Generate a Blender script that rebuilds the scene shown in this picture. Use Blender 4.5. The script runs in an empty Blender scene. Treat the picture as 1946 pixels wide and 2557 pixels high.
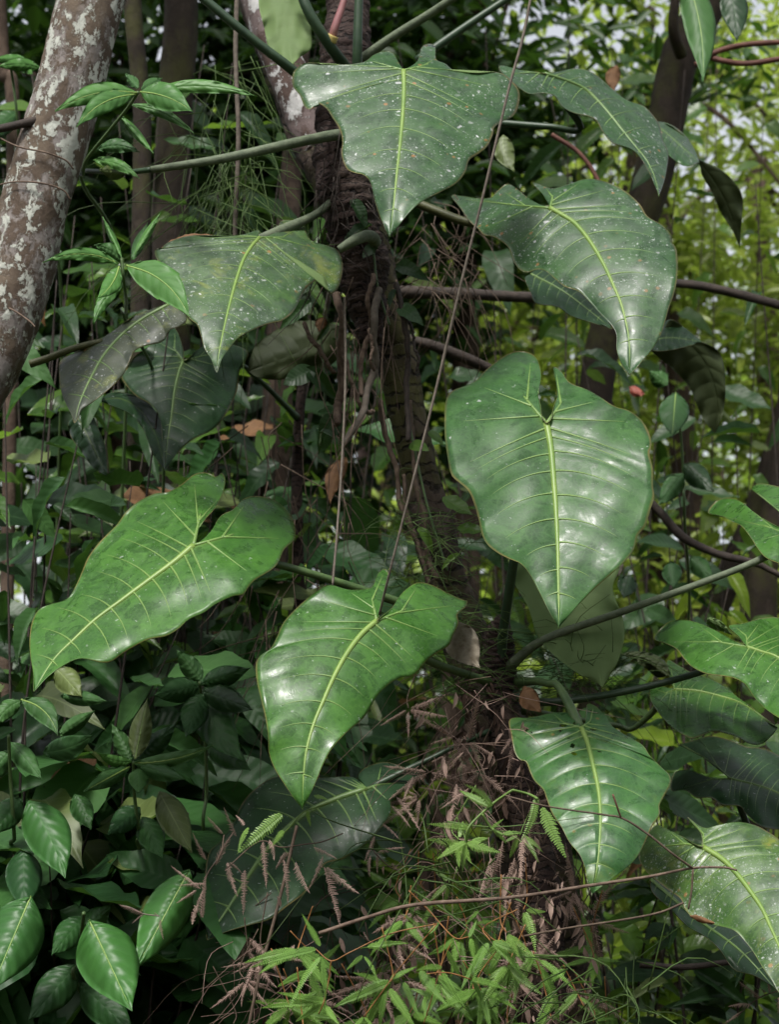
import bpy, math, random
import numpy as np
from mathutils import Vector, Matrix

random.seed(7); RNG = np.random.default_rng(7)
R = math.radians
SC = bpy.context.scene
COL = SC.collection

# ------------------------------------------------------------------ camera
FOV = R(28.0); PITCH = R(11.0); CAM = np.array([0.0, 0.0, 1.5])
VW, VH = 1680.0, 2207.4            # pixel frame the photograph was measured in
cam = bpy.data.cameras.new('camera'); camo = bpy.data.objects.new('camera', cam); COL.objects.link(camo)
cam.sensor_fit = 'VERTICAL'; cam.sensor_height = 24.0; cam.lens = 12.0 / math.tan(FOV / 2)
cam.clip_start = 0.05; cam.clip_end = 3000
camo.location = CAM; camo.rotation_euler = (R(90) + PITCH, 0, 0)
cam.dof.use_dof = True; cam.dof.focus_distance = 3.75; cam.dof.aperture_fstop = 3.8
SC.camera = camo

# ------------------------------------------------------------------ sky, sun, exposure
SUN_EL, SUN_AZ = R(58), R(200)     # high, behind the camera and a little to its left
w = bpy.data.worlds.new('World'); SC.world = w; w.use_nodes = True
nt = w.node_tree
sky = nt.nodes.new('ShaderNodeTexSky'); sky.sky_type = 'NISHITA'; sky.sun_disc = False
sky.sun_elevation = SUN_EL; sky.sun_rotation = SUN_AZ; sky.dust_density = 4.0; sky.air_density = 1.0
hs = nt.nodes.new('ShaderNodeHueSaturation'); hs.inputs['Saturation'].default_value = 0.25
bg = nt.nodes['Background']; bg.inputs['Strength'].default_value = 0.135
nt.links.new(sky.outputs[0], hs.inputs['Color']); nt.links.new(hs.outputs[0], bg.inputs['Color'])
sun = bpy.data.lights.new('sun', 'SUN'); suno = bpy.data.objects.new('sun', sun); COL.objects.link(suno)
sun.energy = 2.4; sun.angle = R(11); sun.color = (1.0, 0.97, 0.92)
sd = Vector((math.sin(SUN_AZ) * math.cos(SUN_EL), math.cos(SUN_AZ) * math.cos(SUN_EL), math.sin(SUN_EL)))
suno.rotation_euler = (-sd).to_track_quat('-Z', 'Y').to_euler(); suno.location = sd * 30
SC.view_settings.view_transform = 'Standard'; SC.view_settings.look = 'None'
SC.view_settings.exposure = 0.88; SC.view_settings.gamma = 1.0; SC.view_settings.use_curve_mapping = False
SC.cycles.max_bounces = 8; SC.cycles.diffuse_bounces = 4; SC.cycles.glossy_bounces = 3
SC.cycles.transmission_bounces = 6; SC.cycles.caustics_reflective = False; SC.cycles.caustics_refractive = False
SC.cycles.use_denoising = True

# ------------------------------------------------------------------ pixels to places
TH = math.tan(FOV / 2)
FWD = np.array([0, math.cos(PITCH), math.sin(PITCH)]); UP = np.array([0, -math.sin(PITCH), math.cos(PITCH)])
def P(u, v, y):
    """the point at world depth y on the ray of pixel (u, v)"""
    a = (u - VW / 2) / (VH / 2) * TH; b = -(v - VH / 2) / (VH / 2) * TH
    d = FWD + a * np.array([1.0, 0, 0]) + b * UP
    return CAM + d * (y / d[1])
def Parr(uv, y):
    uv = np.asarray(uv, float); y = np.asarray(y, float)
    a = (uv[..., 0] - VW / 2) / (VH / 2) * TH; b = -(uv[..., 1] - VH / 2) / (VH / 2) * TH
    d = FWD + a[..., None] * np.array([1.0, 0, 0]) + b[..., None] * UP
    return CAM + d * (y / d[..., 1])[..., None]
def mpp(y): return 2 * TH * y / VH * 1.02      # metres per pixel at depth y
WIN = {'A': (700, 100, 620), 'B': (1120, 400, 620), 'C': (1080, 840, 600), 'D': (40, 1160, 740), 'E': (600, 1380, 600),
       'F': (1240, 1720, 480), 'G': (360, 540, 540), 'H': (480, 1860, 580), 'I': (1240, 120, 660), 'J': (1560, 1200, 502.3),
       'K': (1560, 1760, 606.5), 'L': (120, 720, 600), 'M': (560, 0, 700), 'N': (680, 400, 560), 'O': (780, 1000, 620),
       'Q': (600, 2040, 700), 'Z': (0, 1660, 980), 'V': (0, 0, 1946)}
def W(win, pts):
    x0, y0, ww = WIN[win]; k = ww / 1680.0; s = 1680.0 / 1946.0
    return [((x0 + p[0] * k) * s, (y0 + p[1] * k) * s) for p in pts]

# ------------------------------------------------------------------ materials
def new_mat(name):
    m = bpy.data.materials.new(name); m.use_nodes = True
    t = m.node_tree; t.nodes.clear()
    return m, t
def N(t, kind, **kw):
    n = t.nodes.new(kind)
    for k, v in kw.items():
        if k in n.inputs: n.inputs[k].default_value = v
        else: setattr(n, k, v)
    return n
def ramp(t, fac, stops, interp='LINEAR'):
    r = t.nodes.new('ShaderNodeValToRGB'); r.color_ramp.interpolation = interp
    while len(r.color_ramp.elements) < len(stops): r.color_ramp.elements.new(0.5)
    for e, (p, c) in zip(r.color_ramp.elements, stops):
        e.position = p; e.color = (c, c, c, 1) if isinstance(c, (int, float)) else (*c, 1)
    t.links.new(fac, r.inputs[0]); return r.outputs[0]
def mix(t, fac, a, b, blend='MIX'):
    n = t.nodes.new('ShaderNodeMix'); n.data_type = 'RGBA'; n.blend_type = blend
    for s, val in ((0, fac), (6, a), (7, b)):
        if hasattr(val, 'is_linked'): t.links.new(val, n.inputs[s])
        elif s == 0: n.inputs[0].default_value = val
        else: n.inputs[s].default_value = (*val, 1)
    return n.outputs[2]
def math_(t, op, a, b=None):
    n = t.nodes.new('ShaderNodeMath'); n.operation = op
    for i, v in enumerate((a, b)):
        if v is None: continue
        if hasattr(v, 'is_linked'): t.links.new(v, n.inputs[i])
        else: n.inputs[i].default_value = v
    return n.outputs[0]
def noise(t, co, scale, detail=4, rough=0.6, dist=0.0):
    n = N(t, 'ShaderNodeTexNoise'); n.inputs['Scale'].default_value = scale; n.inputs['Detail'].default_value = detail
    n.inputs['Roughness'].default_value = rough; n.inputs['Distortion'].default_value = dist
    t.links.new(co, n.inputs['Vector']); return n.outputs['Fac']
def voro(t, co, scale, out='Distance'):
    n = N(t, 'ShaderNodeTexVoronoi'); n.inputs['Scale'].default_value = scale
    t.links.new(co, n.inputs['Vector']); return n.outputs[out]
def bump(t, h, strength=0.3, dist=0.01):
    b = N(t, 'ShaderNodeBump'); b.inputs['Strength'].default_value = strength; b.inputs['Distance'].default_value = dist
    t.links.new(h, b.inputs['Height']); return b.outputs[0]
def finish(t, color, rough=0.5, normal=None, spec=0.5, translucent=None, tcol=None, coat=0.0):
    p = N(t, 'ShaderNodeBsdfPrincipled'); o = N(t, 'ShaderNodeOutputMaterial')
    for key, v in (('Base Color', color), ('Roughness', rough), ('Normal', normal)):
        if v is None: continue
        if hasattr(v, 'is_linked'): t.links.new(v, p.inputs[key])
        elif key == 'Base Color': p.inputs[key].default_value = (*v, 1)
        else: p.inputs[key].default_value = v
    p.inputs['Specular IOR Level'].default_value = spec; p.inputs['Coat Weight'].default_value = coat
    p.inputs['Coat Roughness'].default_value = 0.25
    if translucent:
        tr = N(t, 'ShaderNodeBsdfTranslucent'); ms = N(t, 'ShaderNodeMixShader'); ms.inputs[0].default_value = translucent
        if hasattr(tcol, 'is_linked'): t.links.new(tcol, tr.inputs[0])
        else: tr.inputs[0].default_value = (*tcol, 1)
        t.links.new(p.outputs[0], ms.inputs[1]); t.links.new(tr.outputs[0], ms.inputs[2]); t.links.new(ms.outputs[0], o.inputs[0])
    else: t.links.new(p.outputs[0], o.inputs[0])

def phil_mat(name, dark, light, white=0.0, rust=0.0, film=0.0, yellow=0.0, rough=0.36, spec=0.5):
    m, t = new_mat(name)
    tc = N(t, 'ShaderNodeTexCoord'); co = tc.outputs['Object']
    uv = N(t, 'ShaderNodeSeparateXYZ'); t.links.new(tc.outputs['UV'], uv.inputs[0]); u = uv.outputs[0]
    n1 = noise(t, co, 9, 5, 0.65, 0.4)
    c = mix(t, ramp(t, n1, [(0.35, 0.0), (0.68, 1.0)]), dark, light)
    n2 = noise(t, co, 45, 3, 0.6)
    c = mix(t, ramp(t, n2, [(0.3, 0.35), (0.7, 0.0)]), c, tuple(x * 0.6 for x in dark))
    wet = noise(t, co, 17, 6, 0.7, 0.8); wetm = ramp(t, wet, [(0.49, 0.0), (0.57, 1.0)])
    c = mix(t, math_(t, 'MULTIPLY', wetm, 0.7), c, tuple(x * 0.62 for x in dark))
    vo = N(t, 'ShaderNodeTexVoronoi'); vo.feature = 'DISTANCE_TO_EDGE'; vo.inputs['Scale'].default_value = 95; t.links.new(co, vo.inputs['Vector'])
    net = ramp(t, vo.outputs['Distance'], [(0.0, 1.0), (0.10, 0.0)])
    c = mix(t, math_(t, 'MULTIPLY', net, 0.16), c, tuple(min(0.3, x * 1.6 + 0.01) for x in light))
    clus = ramp(t, noise(t, co, 6.5, 4, 0.65, 0.5), [(0.40, 0.06), (0.60, 1.0)])
    # pale halo along the midrib
    c = mix(t, ramp(t, u, [(0.0, 0.55), (0.035, 0.12), (0.1, 0.0)]), c, (0.16, 0.24, 0.04))
    if yellow:
        n3 = noise(t, co, 12, 4, 0.7, 0.6)
        c = mix(t, math_(t, 'MULTIPLY', ramp(t, n3, [(0.55, 0.0), (0.72, 1.0)]), yellow), c, (0.22, 0.25, 0.03))
    rr = math_(t, 'ADD', ramp(t, n2, [(0.25, rough - 0.06), (0.75, rough + 0.14)]), math_(t, 'MULTIPLY', wetm, -0.10))
    if film:
        n4 = noise(t, co, 16, 8, 0.75, 0.2)
        f = math_(t, 'MULTIPLY', ramp(t, n4, [(0.42, 0.0), (0.72, 1.0)]), film)
        c = mix(t, f, c, (0.075, 0.095, 0.082)); rr = math_(t, 'ADD', rr, math_(t, 'MULTIPLY', f, 0.2))
    if white:
        wob = N(t, 'ShaderNodeVectorMath', operation='MULTIPLY_ADD'); nn = N(t, 'ShaderNodeTexNoise'); nn.inputs['Scale'].default_value = 60
        t.links.new(co, nn.inputs['Vector']); t.links.new(nn.outputs['Color'], wob.inputs[0]); wob.inputs[1].default_value = (0.018,) * 3
        t.links.new(co, wob.inputs[2])
        for sc_, th, col in ((85, 0.18, (0.46, 0.49, 0.46)), (170, 0.22, (0.34, 0.38, 0.34)), (300, 0.24, (0.32, 0.36, 0.33)), (42, 0.11, (0.40, 0.41, 0.41))):
            v = N(t, 'ShaderNodeTexVoronoi'); v.inputs['Scale'].default_value = sc_; t.links.new(wob.outputs[0], v.inputs['Vector'])
            sp = N(t, 'ShaderNodeSeparateColor'); t.links.new(v.outputs['Color'], sp.inputs[0])
            gate = ramp(t, sp.outputs[0], [(1 - 0.45 * white, 0.0), (min(0.999, 1 - 0.45 * white + 0.02), 1.0)])
            f = math_(t, 'MULTIPLY', ramp(t, v.outputs['Distance'], [(th, 1.0), (th + 0.1, 0.0)]), gate)
            c = mix(t, math_(t, 'MULTIPLY', math_(t, 'MULTIPLY', f, clus), ramp(t, sp.outputs[2], [(0.0, 0.25), (1.0, 1.0)])), c, col)
    if rust:
        v = N(t, 'ShaderNodeTexVoronoi'); v.inputs['Scale'].default_value = 48; t.links.new(co, v.inputs['Vector'])
        sp = N(t, 'ShaderNodeSeparateColor'); t.links.new(v.outputs['Color'], sp.inputs[0])
        gate = ramp(t, sp.outputs[1], [(1 - 0.3 * rust, 0.0), (min(0.999, 1 - 0.3 * rust + 0.02), 1.0)])
        f = math_(t, 'MULTIPLY', ramp(t, v.outputs['Distance'], [(0.16, 1.0), (0.26, 0.0)]), gate)
        c = mix(t, math_(t, 'MULTIPLY', f, math_(t, 'MULTIPLY', clus, 0.8)), c, (0.30, 0.13, 0.04))
    n5 = noise(t, co, 30, 3)
    edge = ramp(t, math_(t, 'ADD', u, math_(t, 'MULTIPLY', n5, 0.012)), [(0.982, 0.0), (0.995, 1.0)])
    c = mix(t, math_(t, 'MULTIPLY', edge, ramp(t, noise(t, co, 7, 3), [(0.38, 0.1), (0.62, 0.8)])), c, (0.17, 0.13, 0.045))
    hgt = math_(t, 'ADD', math_(t, 'MULTIPLY', noise(t, co, 22, 3), 1.0), math_(t, 'MULTIPLY', noise(t, co, 130, 2), 0.25))
    hgt = math_(t, 'SUBTRACT', hgt, math_(t, 'MULTIPLY', net, 0.12))
    finish(t, c, rr, bump(t, hgt, 0.09, 0.004), spec, 0.16, mix(t, 0.5, c, (0.12, 0.32, 0.03)))
    return m
def simple_leaf_mat(name, dark, light, rough=0.4, trans=0.25, vein=0.35, spec=0.5, tcol=(0.16, 0.36, 0.03), quilt=0.0):
    m, t = new_mat(name)
    tc = N(t, 'ShaderNodeTexCoord'); oi = N(t, 'ShaderNodeObjectInfo')
    uv = N(t, 'ShaderNodeSeparateXYZ'); t.links.new(tc.outputs['UV'], uv.inputs[0])
    rnd = oi.outputs['Random']
    geo = N(t, 'ShaderNodeNewGeometry')
    n1 = noise(t, geo.outputs['Position'], 14, 3)
    f = math_(t, 'ADD', math_(t, 'MULTIPLY', rnd, 0.65), math_(t, 'MULTIPLY', n1, 0.45))
    c = mix(t, ramp(t, f, [(0.2, 0.0), (0.95, 1.0)]), dark, light)
    # pinnate veins from the leaf's own coordinates: u across, v along
    ph = math_(t, 'FRACT', math_(t, 'MULTIPLY', math_(t, 'SUBTRACT', uv.outputs[1], math_(t, 'MULTIPLY', uv.outputs[0], 0.14)), 9.0))
    lat = ramp(t, ph, [(0.0, 1.0), (0.10, 0.0), (0.90, 0.0), (1.0, 1.0)])
    mid = ramp(t, uv.outputs[0], [(0.0, 1.0), (0.07, 0.0)])
    vv = math_(t, 'MAXIMUM', math_(t, 'MULTIPLY', lat, 0.3), mid)
    c = mix(t, math_(t, 'MULTIPLY', vv, vein), c, tuple(min(0.4, x * 2.0 + 0.04) for x in light))
    tri = ramp(t, ph, [(0.0, 0.0), (0.5, 1.0), (1.0, 0.0)], 'EASE')
    nrm = bump(t, tri, 0.10 + quilt, 0.005)
    finish(t, c, rough, nrm, spec, trans, mix(t, 0.35, c, tcol))
    return m
def plain_mat(name, c1, c2, scale=20, rough=0.7, bumpd=0.003, spec=0.3, stretch=(1, 1, 1), trans=None):
    m, t = new_mat(name)
    tc = N(t, 'ShaderNodeTexCoord'); mp = N(t, 'ShaderNodeMapping'); mp.inputs['Scale'].default_value = stretch
    t.links.new(tc.outputs['Object'], mp.inputs[0])
    n = noise(t, mp.outputs[0], scale, 6, 0.65)
    c = mix(t, ramp(t, n, [(0.3, 0.0), (0.7, 1.0)]), c1, c2)
    finish(t, c, rough, bump(t, n, 0.6, bumpd), spec, trans, tuple(min(1, x * 1.6) for x in c2))
    return m

M = {}
M['phil_fresh'] = phil_mat('leaf_fresh', (0.026, 0.088, 0.013), (0.060, 0.162, 0.022), white=0.10, film=0.15, rough=0.31, spec=0.26)
M['phil_hero'] = phil_mat('leaf_broad', (0.030, 0.084, 0.024), (0.052, 0.132, 0.032), white=0.07, film=0.25, rough=0.35, spec=0.20)
M['phil_old'] = phil_mat('leaf_spotted', (0.018, 0.058, 0.015), (0.036, 0.098, 0.022), white=0.6, rust=0.5, film=0.4, rough=0.34, spec=0.34)
M['phil_worn'] = phil_mat('leaf_worn', (0.028, 0.066, 0.022), (0.055, 0.120, 0.026), white=0.65, rust=0.6, film=0.45, yellow=0.7, rough=0.38)
M['phil_brown'] = phil_mat('leaf_browned', (0.016, 0.026, 0.010), (0.042, 0.056, 0.018), white=0.5, rust=0.4, film=0.4, yellow=0.55, rough=0.5)
M['phil_low'] = phil_mat('leaf_holed', (0.028, 0.088, 0.024), (0.055, 0.150, 0.032), white=0.05, rust=0.35, film=0.3, yellow=0.2, rough=0.32, spec=0.28)
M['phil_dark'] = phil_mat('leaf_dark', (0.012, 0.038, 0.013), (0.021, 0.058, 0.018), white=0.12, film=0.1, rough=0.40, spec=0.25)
M['phil_yellow'] = phil_mat('leaf_yellowing', (0.032, 0.085, 0.020), (0.075, 0.150, 0.024), white=0.9, rust=0.7, film=0.35, yellow=0.6, rough=0.4)
M['under'] = plain_mat('leaf_underside', (0.17, 0.255, 0.10), (0.21, 0.30, 0.12), 14, 0.6, 0.001, 0.2, trans=0.5)
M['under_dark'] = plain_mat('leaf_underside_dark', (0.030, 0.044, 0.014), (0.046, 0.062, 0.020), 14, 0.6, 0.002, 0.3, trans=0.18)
M['vein'] = plain_mat('leaf_vein', (0.10, 0.18, 0.036), (0.175, 0.255, 0.055), 12, 0.45, 0.001, 0.4)
M['vein_dim'] = plain_mat('leaf_vein_dim', (0.075, 0.14, 0.040), (0.11, 0.18, 0.045), 30, 0.45, 0.001, 0.4)
M['vein_lat'] = plain_mat('leaf_vein_lateral', (0.085, 0.16, 0.038), (0.13, 0.21, 0.048), 30, 0.45, 0.001, 0.4)
M['petiole'] = plain_mat('petiole_green', (0.035, 0.070, 0.022), (0.075, 0.125, 0.038), 40, 0.5, 0.001, 0.4)
M['petiole_grey'] = plain_mat('petiole_grey_green', (0.060, 0.080, 0.048), (0.125, 0.150, 0.095), 60, 0.7, 0.003, 0.3)
M['petiole_dark'] = plain_mat('petiole_dark_green', (0.012, 0.030, 0.014), (0.028, 0.056, 0.024), 40, 0.45, 0.001, 0.4)
M['petiole_olive'] = plain_mat('petiole_olive', (0.040, 0.045, 0.014), (0.080, 0.085, 0.028), 40, 0.55, 0.001, 0.4)
M['stem_brown'] = plain_mat('stem_brown', (0.040, 0.026, 0.018), (0.105, 0.075, 0.052), 50, 0.8, 0.004)
M['stem_pale'] = plain_mat('stem_pale_brown', (0.070, 0.058, 0.046), (0.15, 0.125, 0.10), 70, 0.8, 0.003)
M['stem_dark'] = plain_mat('stem_dark', (0.016, 0.012, 0.010), (0.050, 0.038, 0.030), 50, 0.8, 0.004)
M['stem_red'] = plain_mat('stem_red_brown', (0.060, 0.022, 0.016), (0.13, 0.055, 0.036), 50, 0.65, 0.003)
M['stem_orange'] = plain_mat('stem_orange', (0.13, 0.060, 0.020), (0.26, 0.12, 0.036), 60, 0.55, 0.001)
M['stem_green'] = plain_mat('stem_green', (0.060, 0.110, 0.022), (0.11, 0.18, 0.040), 40, 0.55, 0.001)
M['root'] = plain_mat('aerial_root', (0.055, 0.035, 0.025), (0.16, 0.115, 0.085), 60, 0.85, 0.004)
M['dead'] = plain_mat('dead_frond', (0.20, 0.13, 0.105), (0.40, 0.29, 0.24), 60, 0.85, 0.002, trans=0.2)
M['dead_dark'] = plain_mat('dead_litter', (0.030, 0.018, 0.013), (0.095, 0.060, 0.045), 40, 0.9, 0.002)
M['dead_leaf'] = plain_mat('dead_leaf', (0.11, 0.055, 0.025), (0.24, 0.13, 0.06), 30, 0.7, 0.002, trans=0.2)
M['lichen_leaf'] = plain_mat('rotting_leaf', (0.075, 0.055, 0.028), (0.34, 0.30, 0.24), 26, 0.85, 0.003)
M['red_leaf'] = plain_mat('red_leaf', (0.22, 0.050, 0.035), (0.36, 0.12, 0.085), 30, 0.5, 0.002, trans=0.3)
M['pink'] = plain_mat('pink_sheath', (0.20, 0.060, 0.075), (0.30, 0.17, 0.15), 20, 0.5, 0.001, trans=0.15)
M['yellow'] = plain_mat('yellow_sheath', (0.36, 0.26, 0.05), (0.42, 0.34, 0.12), 30, 0.5, 0.001)
M['grass'] = plain_mat('grass_blade', (0.040, 0.085, 0.020), (0.095, 0.15, 0.040), 8, 0.5, 0.001, trans=0.3)
M['grass_dry'] = plain_mat('grass_dry', (0.10, 0.075, 0.040), (0.22, 0.17, 0.10), 8, 0.7, 0.001, trans=0.2)
M['fern'] = simple_leaf_mat('fern_green', (0.055, 0.150, 0.018), (0.12, 0.26, 0.036), 0.5, 0.3, 0.2, spec=0.25)
M['fern_young'] = simple_leaf_mat('fern_young', (0.085, 0.20, 0.024), (0.14, 0.28, 0.042), 0.5, 0.35, 0.2)
M['sap_bright'] = simple_leaf_mat('sapling_leaf_bright', (0.050, 0.145, 0.028), (0.080, 0.205, 0.040), 0.46, 0.3, 0.25, spec=0.35)
M['sap_mid'] = simple_leaf_mat('sapling_leaf', (0.026, 0.075, 0.022), (0.052, 0.130, 0.032), 0.50, 0.25, 0.25, spec=0.25)
M['sap_olive'] = simple_leaf_mat('sapling_leaf_olive', (0.075, 0.105, 0.028), (0.11, 0.15, 0.040), 0.5, 0.3, 0.6)
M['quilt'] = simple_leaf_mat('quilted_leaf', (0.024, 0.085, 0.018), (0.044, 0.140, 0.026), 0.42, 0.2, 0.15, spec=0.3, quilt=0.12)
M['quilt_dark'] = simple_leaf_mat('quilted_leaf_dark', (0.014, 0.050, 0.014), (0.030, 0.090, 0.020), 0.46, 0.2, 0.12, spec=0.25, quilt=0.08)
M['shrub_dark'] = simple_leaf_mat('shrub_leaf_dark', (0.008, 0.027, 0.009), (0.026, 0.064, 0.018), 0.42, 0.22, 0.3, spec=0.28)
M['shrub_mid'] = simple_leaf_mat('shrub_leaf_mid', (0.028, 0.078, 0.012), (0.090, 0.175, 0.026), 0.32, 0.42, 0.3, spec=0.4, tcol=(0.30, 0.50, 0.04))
M['shrub_light'] = simple_leaf_mat('shrub_leaf_light', (0.10, 0.185, 0.014), (0.25, 0.34, 0.034), 0.28, 0.55, 0.3, spec=0.4, tcol=(0.36, 0.56, 0.05))  # young yellow-green leaves; albedo lifted further to stand in for backlight
M['far_leaf'] = simple_leaf_mat('far_leaf', (0.11, 0.19, 0.020), (0.27, 0.36, 0.050), 0.32, 0.55, 0.0, spec=0.4, tcol=(0.40, 0.62, 0.05))  # backlit glow partly put into the base colour
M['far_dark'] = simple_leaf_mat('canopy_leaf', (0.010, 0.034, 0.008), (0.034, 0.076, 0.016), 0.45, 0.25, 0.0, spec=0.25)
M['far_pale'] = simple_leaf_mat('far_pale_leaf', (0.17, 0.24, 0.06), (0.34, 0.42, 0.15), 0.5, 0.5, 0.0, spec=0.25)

def bark_mat(name, base, patch, dark, lichen, patch_amt=0.5, lich_amt=0.25, ring=0.0, moss=None, scale=1.0):
    m, t = new_mat(name)
    tc = N(t, 'ShaderNodeTexCoord'); mp = N(t, 'ShaderNodeMapping'); mp.inputs['Scale'].default_value = (1, 1, 0.75)
    t.links.new(tc.outputs['Object'], mp.inputs[0]); co = mp.outputs[0]
    nb = noise(t, co, 11 * scale, 8, 0.7, 0.3); nf = noise(t, co, 60 * scale, 6, 0.75)
    c = mix(t, ramp(t, nf, [(0.3, 0.0), (0.7, 1.0)]), tuple(x * 0.7 for x in base), base)
    pf = ramp(t, nb, [(0.58 - 0.25 * patch_amt, 0.0), (0.64 - 0.25 * patch_amt, 1.0)])
    c = mix(t, pf, c, mix(t, nf, tuple(x * 0.5 for x in patch), patch))
    nd = noise(t, co, 24 * scale, 7, 0.8, 0.5)
    c = mix(t, ramp(t, nd, [(0.56, 0.0), (0.66, 0.85)]), c, dark)
    if moss:
        nm = noise(t, co, 7 * scale, 6, 0.7)
        c = mix(t, ramp(t, nm, [(0.48, 0.0), (0.62, 0.9)]), c, moss)
    nl = noise(t, co, 16 * scale, 9, 0.72, 0.15)
    lf = ramp(t, nl, [(0.70 - 0.2 * lich_amt, 0.0), (0.725 - 0.2 * lich_amt, 1.0)])
    c = mix(t, math_(t, 'MULTIPLY', lf, 0.9), c, mix(t, nf, tuple(x * 0.72 for x in lichen), lichen))
    h = math_(t, 'ADD', math_(t, 'MULTIPLY', nf, 0.7), math_(t, 'ADD', math_(t, 'MULTIPLY', pf, 0.25), math_(t, 'MULTIPLY', lf, 0.5)))
    if ring:
        wv = N(t, 'ShaderNodeTexWave'); wv.bands_direction = 'Z'; wv.inputs['Scale'].default_value = ring; wv.inputs['Distortion'].default_value = 9
        wv.inputs['Detail'].default_value = 4; wv.inputs['Detail Scale'].default_value = 1.5
        t.links.new(tc.outputs['Object'], wv.inputs['Vector'])
        rf = math_(t, 'MAXIMUM', ramp(t, wv.outputs['Fac'], [(0.0, 0.0), (0.25, 1.0)]), ramp(t, noise(t, co, 20, 4, 0.7), [(0.42, 0.0), (0.62, 1.0)]))
        c = mix(t, rf, tuple(x * 0.25 for x in dark), c); h = math_(t, 'ADD', h, rf)
    finish(t, c, 0.85, bump(t, h, 0.7, 0.008), 0.25)
    return m
M['bark_lichen'] = bark_mat('bark_lichen', (0.235, 0.21, 0.195), (0.105, 0.076, 0.055), (0.034, 0.025, 0.019), (0.50, 0.52, 0.46), 0.52, 0.85, moss=(0.115, 0.088, 0.062), scale=1.9)
M['bark_host'] = bark_mat('bark_host', (0.085, 0.064, 0.050), (0.052, 0.037, 0.028), (0.022, 0.016, 0.012), (0.24, 0.24, 0.22), 0.5, 0.12, ring=11, moss=(0.055, 0.055, 0.016))
M['bark_pale'] = bark_mat('bark_pale', (0.15, 0.115, 0.110), (0.085, 0.055, 0.045), (0.035, 0.024, 0.020), (0.50, 0.50, 0.49), 0.5, 0.95)
M['bark_ring'] = bark_mat('bark_ring', (0.058, 0.040, 0.032), (0.042, 0.026, 0.022), (0.016, 0.011, 0.010), (0.16, 0.14, 0.10), 0.5, 0.0, ring=22)
M['bark_moss'] = bark_mat('bark_moss', (0.032, 0.023, 0.016), (0.024, 0.017, 0.011), (0.011, 0.008, 0.006), (0.16, 0.16, 0.12), 0.5, 0.0, moss=(0.036, 0.036, 0.010))
M['bark_brown'] = bark_mat('bark_brown', (0.10, 0.070, 0.050), (0.065, 0.043, 0.030), (0.045, 0.030, 0.022), (0.3, 0.28, 0.25), 0.5, 0.1)
M['bark_far'] = bark_mat('bark_far', (0.30, 0.21, 0.19), (0.20, 0.14, 0.12), (0.11, 0.075, 0.065), (0.4, 0.38, 0.36), 0.4, 0.2)
mg, tg = new_mat('forest_floor')
tcg = N(tg, 'ShaderNodeTexCoord'); g1 = noise(tg, tcg.outputs['Object'], 1.2, 9, 0.75); g2 = noise(tg, tcg.outputs['Object'], 18, 8, 0.8)
cg = mix(tg, g2, (0.030, 0.020, 0.013), (0.10, 0.070, 0.045)); cg = mix(tg, ramp(tg, g1, [(0.45, 0), (0.6, 0.7)]), cg, (0.035, 0.060, 0.018))
finish(tg, cg, 0.9, bump(tg, g2, 0.9, 0.05), 0.2); M['ground'] = mg

# ------------------------------------------------------------------ building helpers
def tag(o, label, cat, group=None, kind=None):
    o['label'] = label; o['category'] = cat
    if group: o['group'] = group
    if kind: o['kind'] = kind
    return o
def empty(name, loc, label, cat, group=None):
    o = bpy.data.objects.new(name, None); COL.objects.link(o); o.location = [float(x) for x in loc]
    o.empty_display_size = 0.05
    return tag(o, label, cat, group)
def wloc(o):
    v = Vector(o.location)
    while o.parent: o = o.parent; v = v + Vector(o.location)
    return v
def mesh_np(name, verts, faces, mats, matidx=None, uvs=None, smooth=True):
    me = bpy.data.meshes.new(name)
    me.from_pydata([tuple(map(float, v)) for v in verts], [], [tuple(map(int, f)) for f in faces])
    for m in (mats if isinstance(mats, (list, tuple)) else [mats]): me.materials.append(m)
    if matidx is not None: me.polygons.foreach_set('material_index', np.asarray(matidx, np.int32))
    if smooth: me.polygons.foreach_set('use_smooth', np.ones(len(me.polygons), bool))
    if uvs is not None:
        ul = me.uv_layers.new(name='UVMap'); li = np.zeros(len(me.loops), np.int32); me.loops.foreach_get('vertex_index', li)
        ul.data.foreach_set('uv', np.asarray(uvs, np.float32)[li].ravel())
    me.update(); return me
def put(name, verts, faces, mats, parent=None, origin=None, **kw):
    verts = np.asarray(verts, float)
    if origin is None: origin = verts.mean(0)
    origin = np.asarray(origin, float)
    me = mesh_np(name, verts - origin, faces, mats, **kw)
    o = bpy.data.objects.new(name, me); COL.objects.link(o)
    if parent: o.parent = parent; o.location = Vector(origin) - wloc(parent)
    else: o.location = Vector(origin)
    return o
def catmull(pts, n):
    p = np.asarray(pts, float)
    if len(p) == 2:
        return p[0] + (p[1] - p[0]) * np.linspace(0, 1, n)[:, None]
    q = np.vstack([2 * p[0] - p[1], p, 2 * p[-1] - p[-2]])
    seg = np.linspace(0, len(p) - 1 - 1e-9, n); i = seg.astype(int); f = (seg - i)[:, None]
    a, b, c, d = q[i], q[i + 1], q[i + 2], q[i + 3]
    return 0.5 * (2 * b + (c - a) * f + (2 * a - 5 * b + 4 * c - d) * f ** 2 + (3 * b - a - 3 * c + d) * f ** 3)
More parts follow.
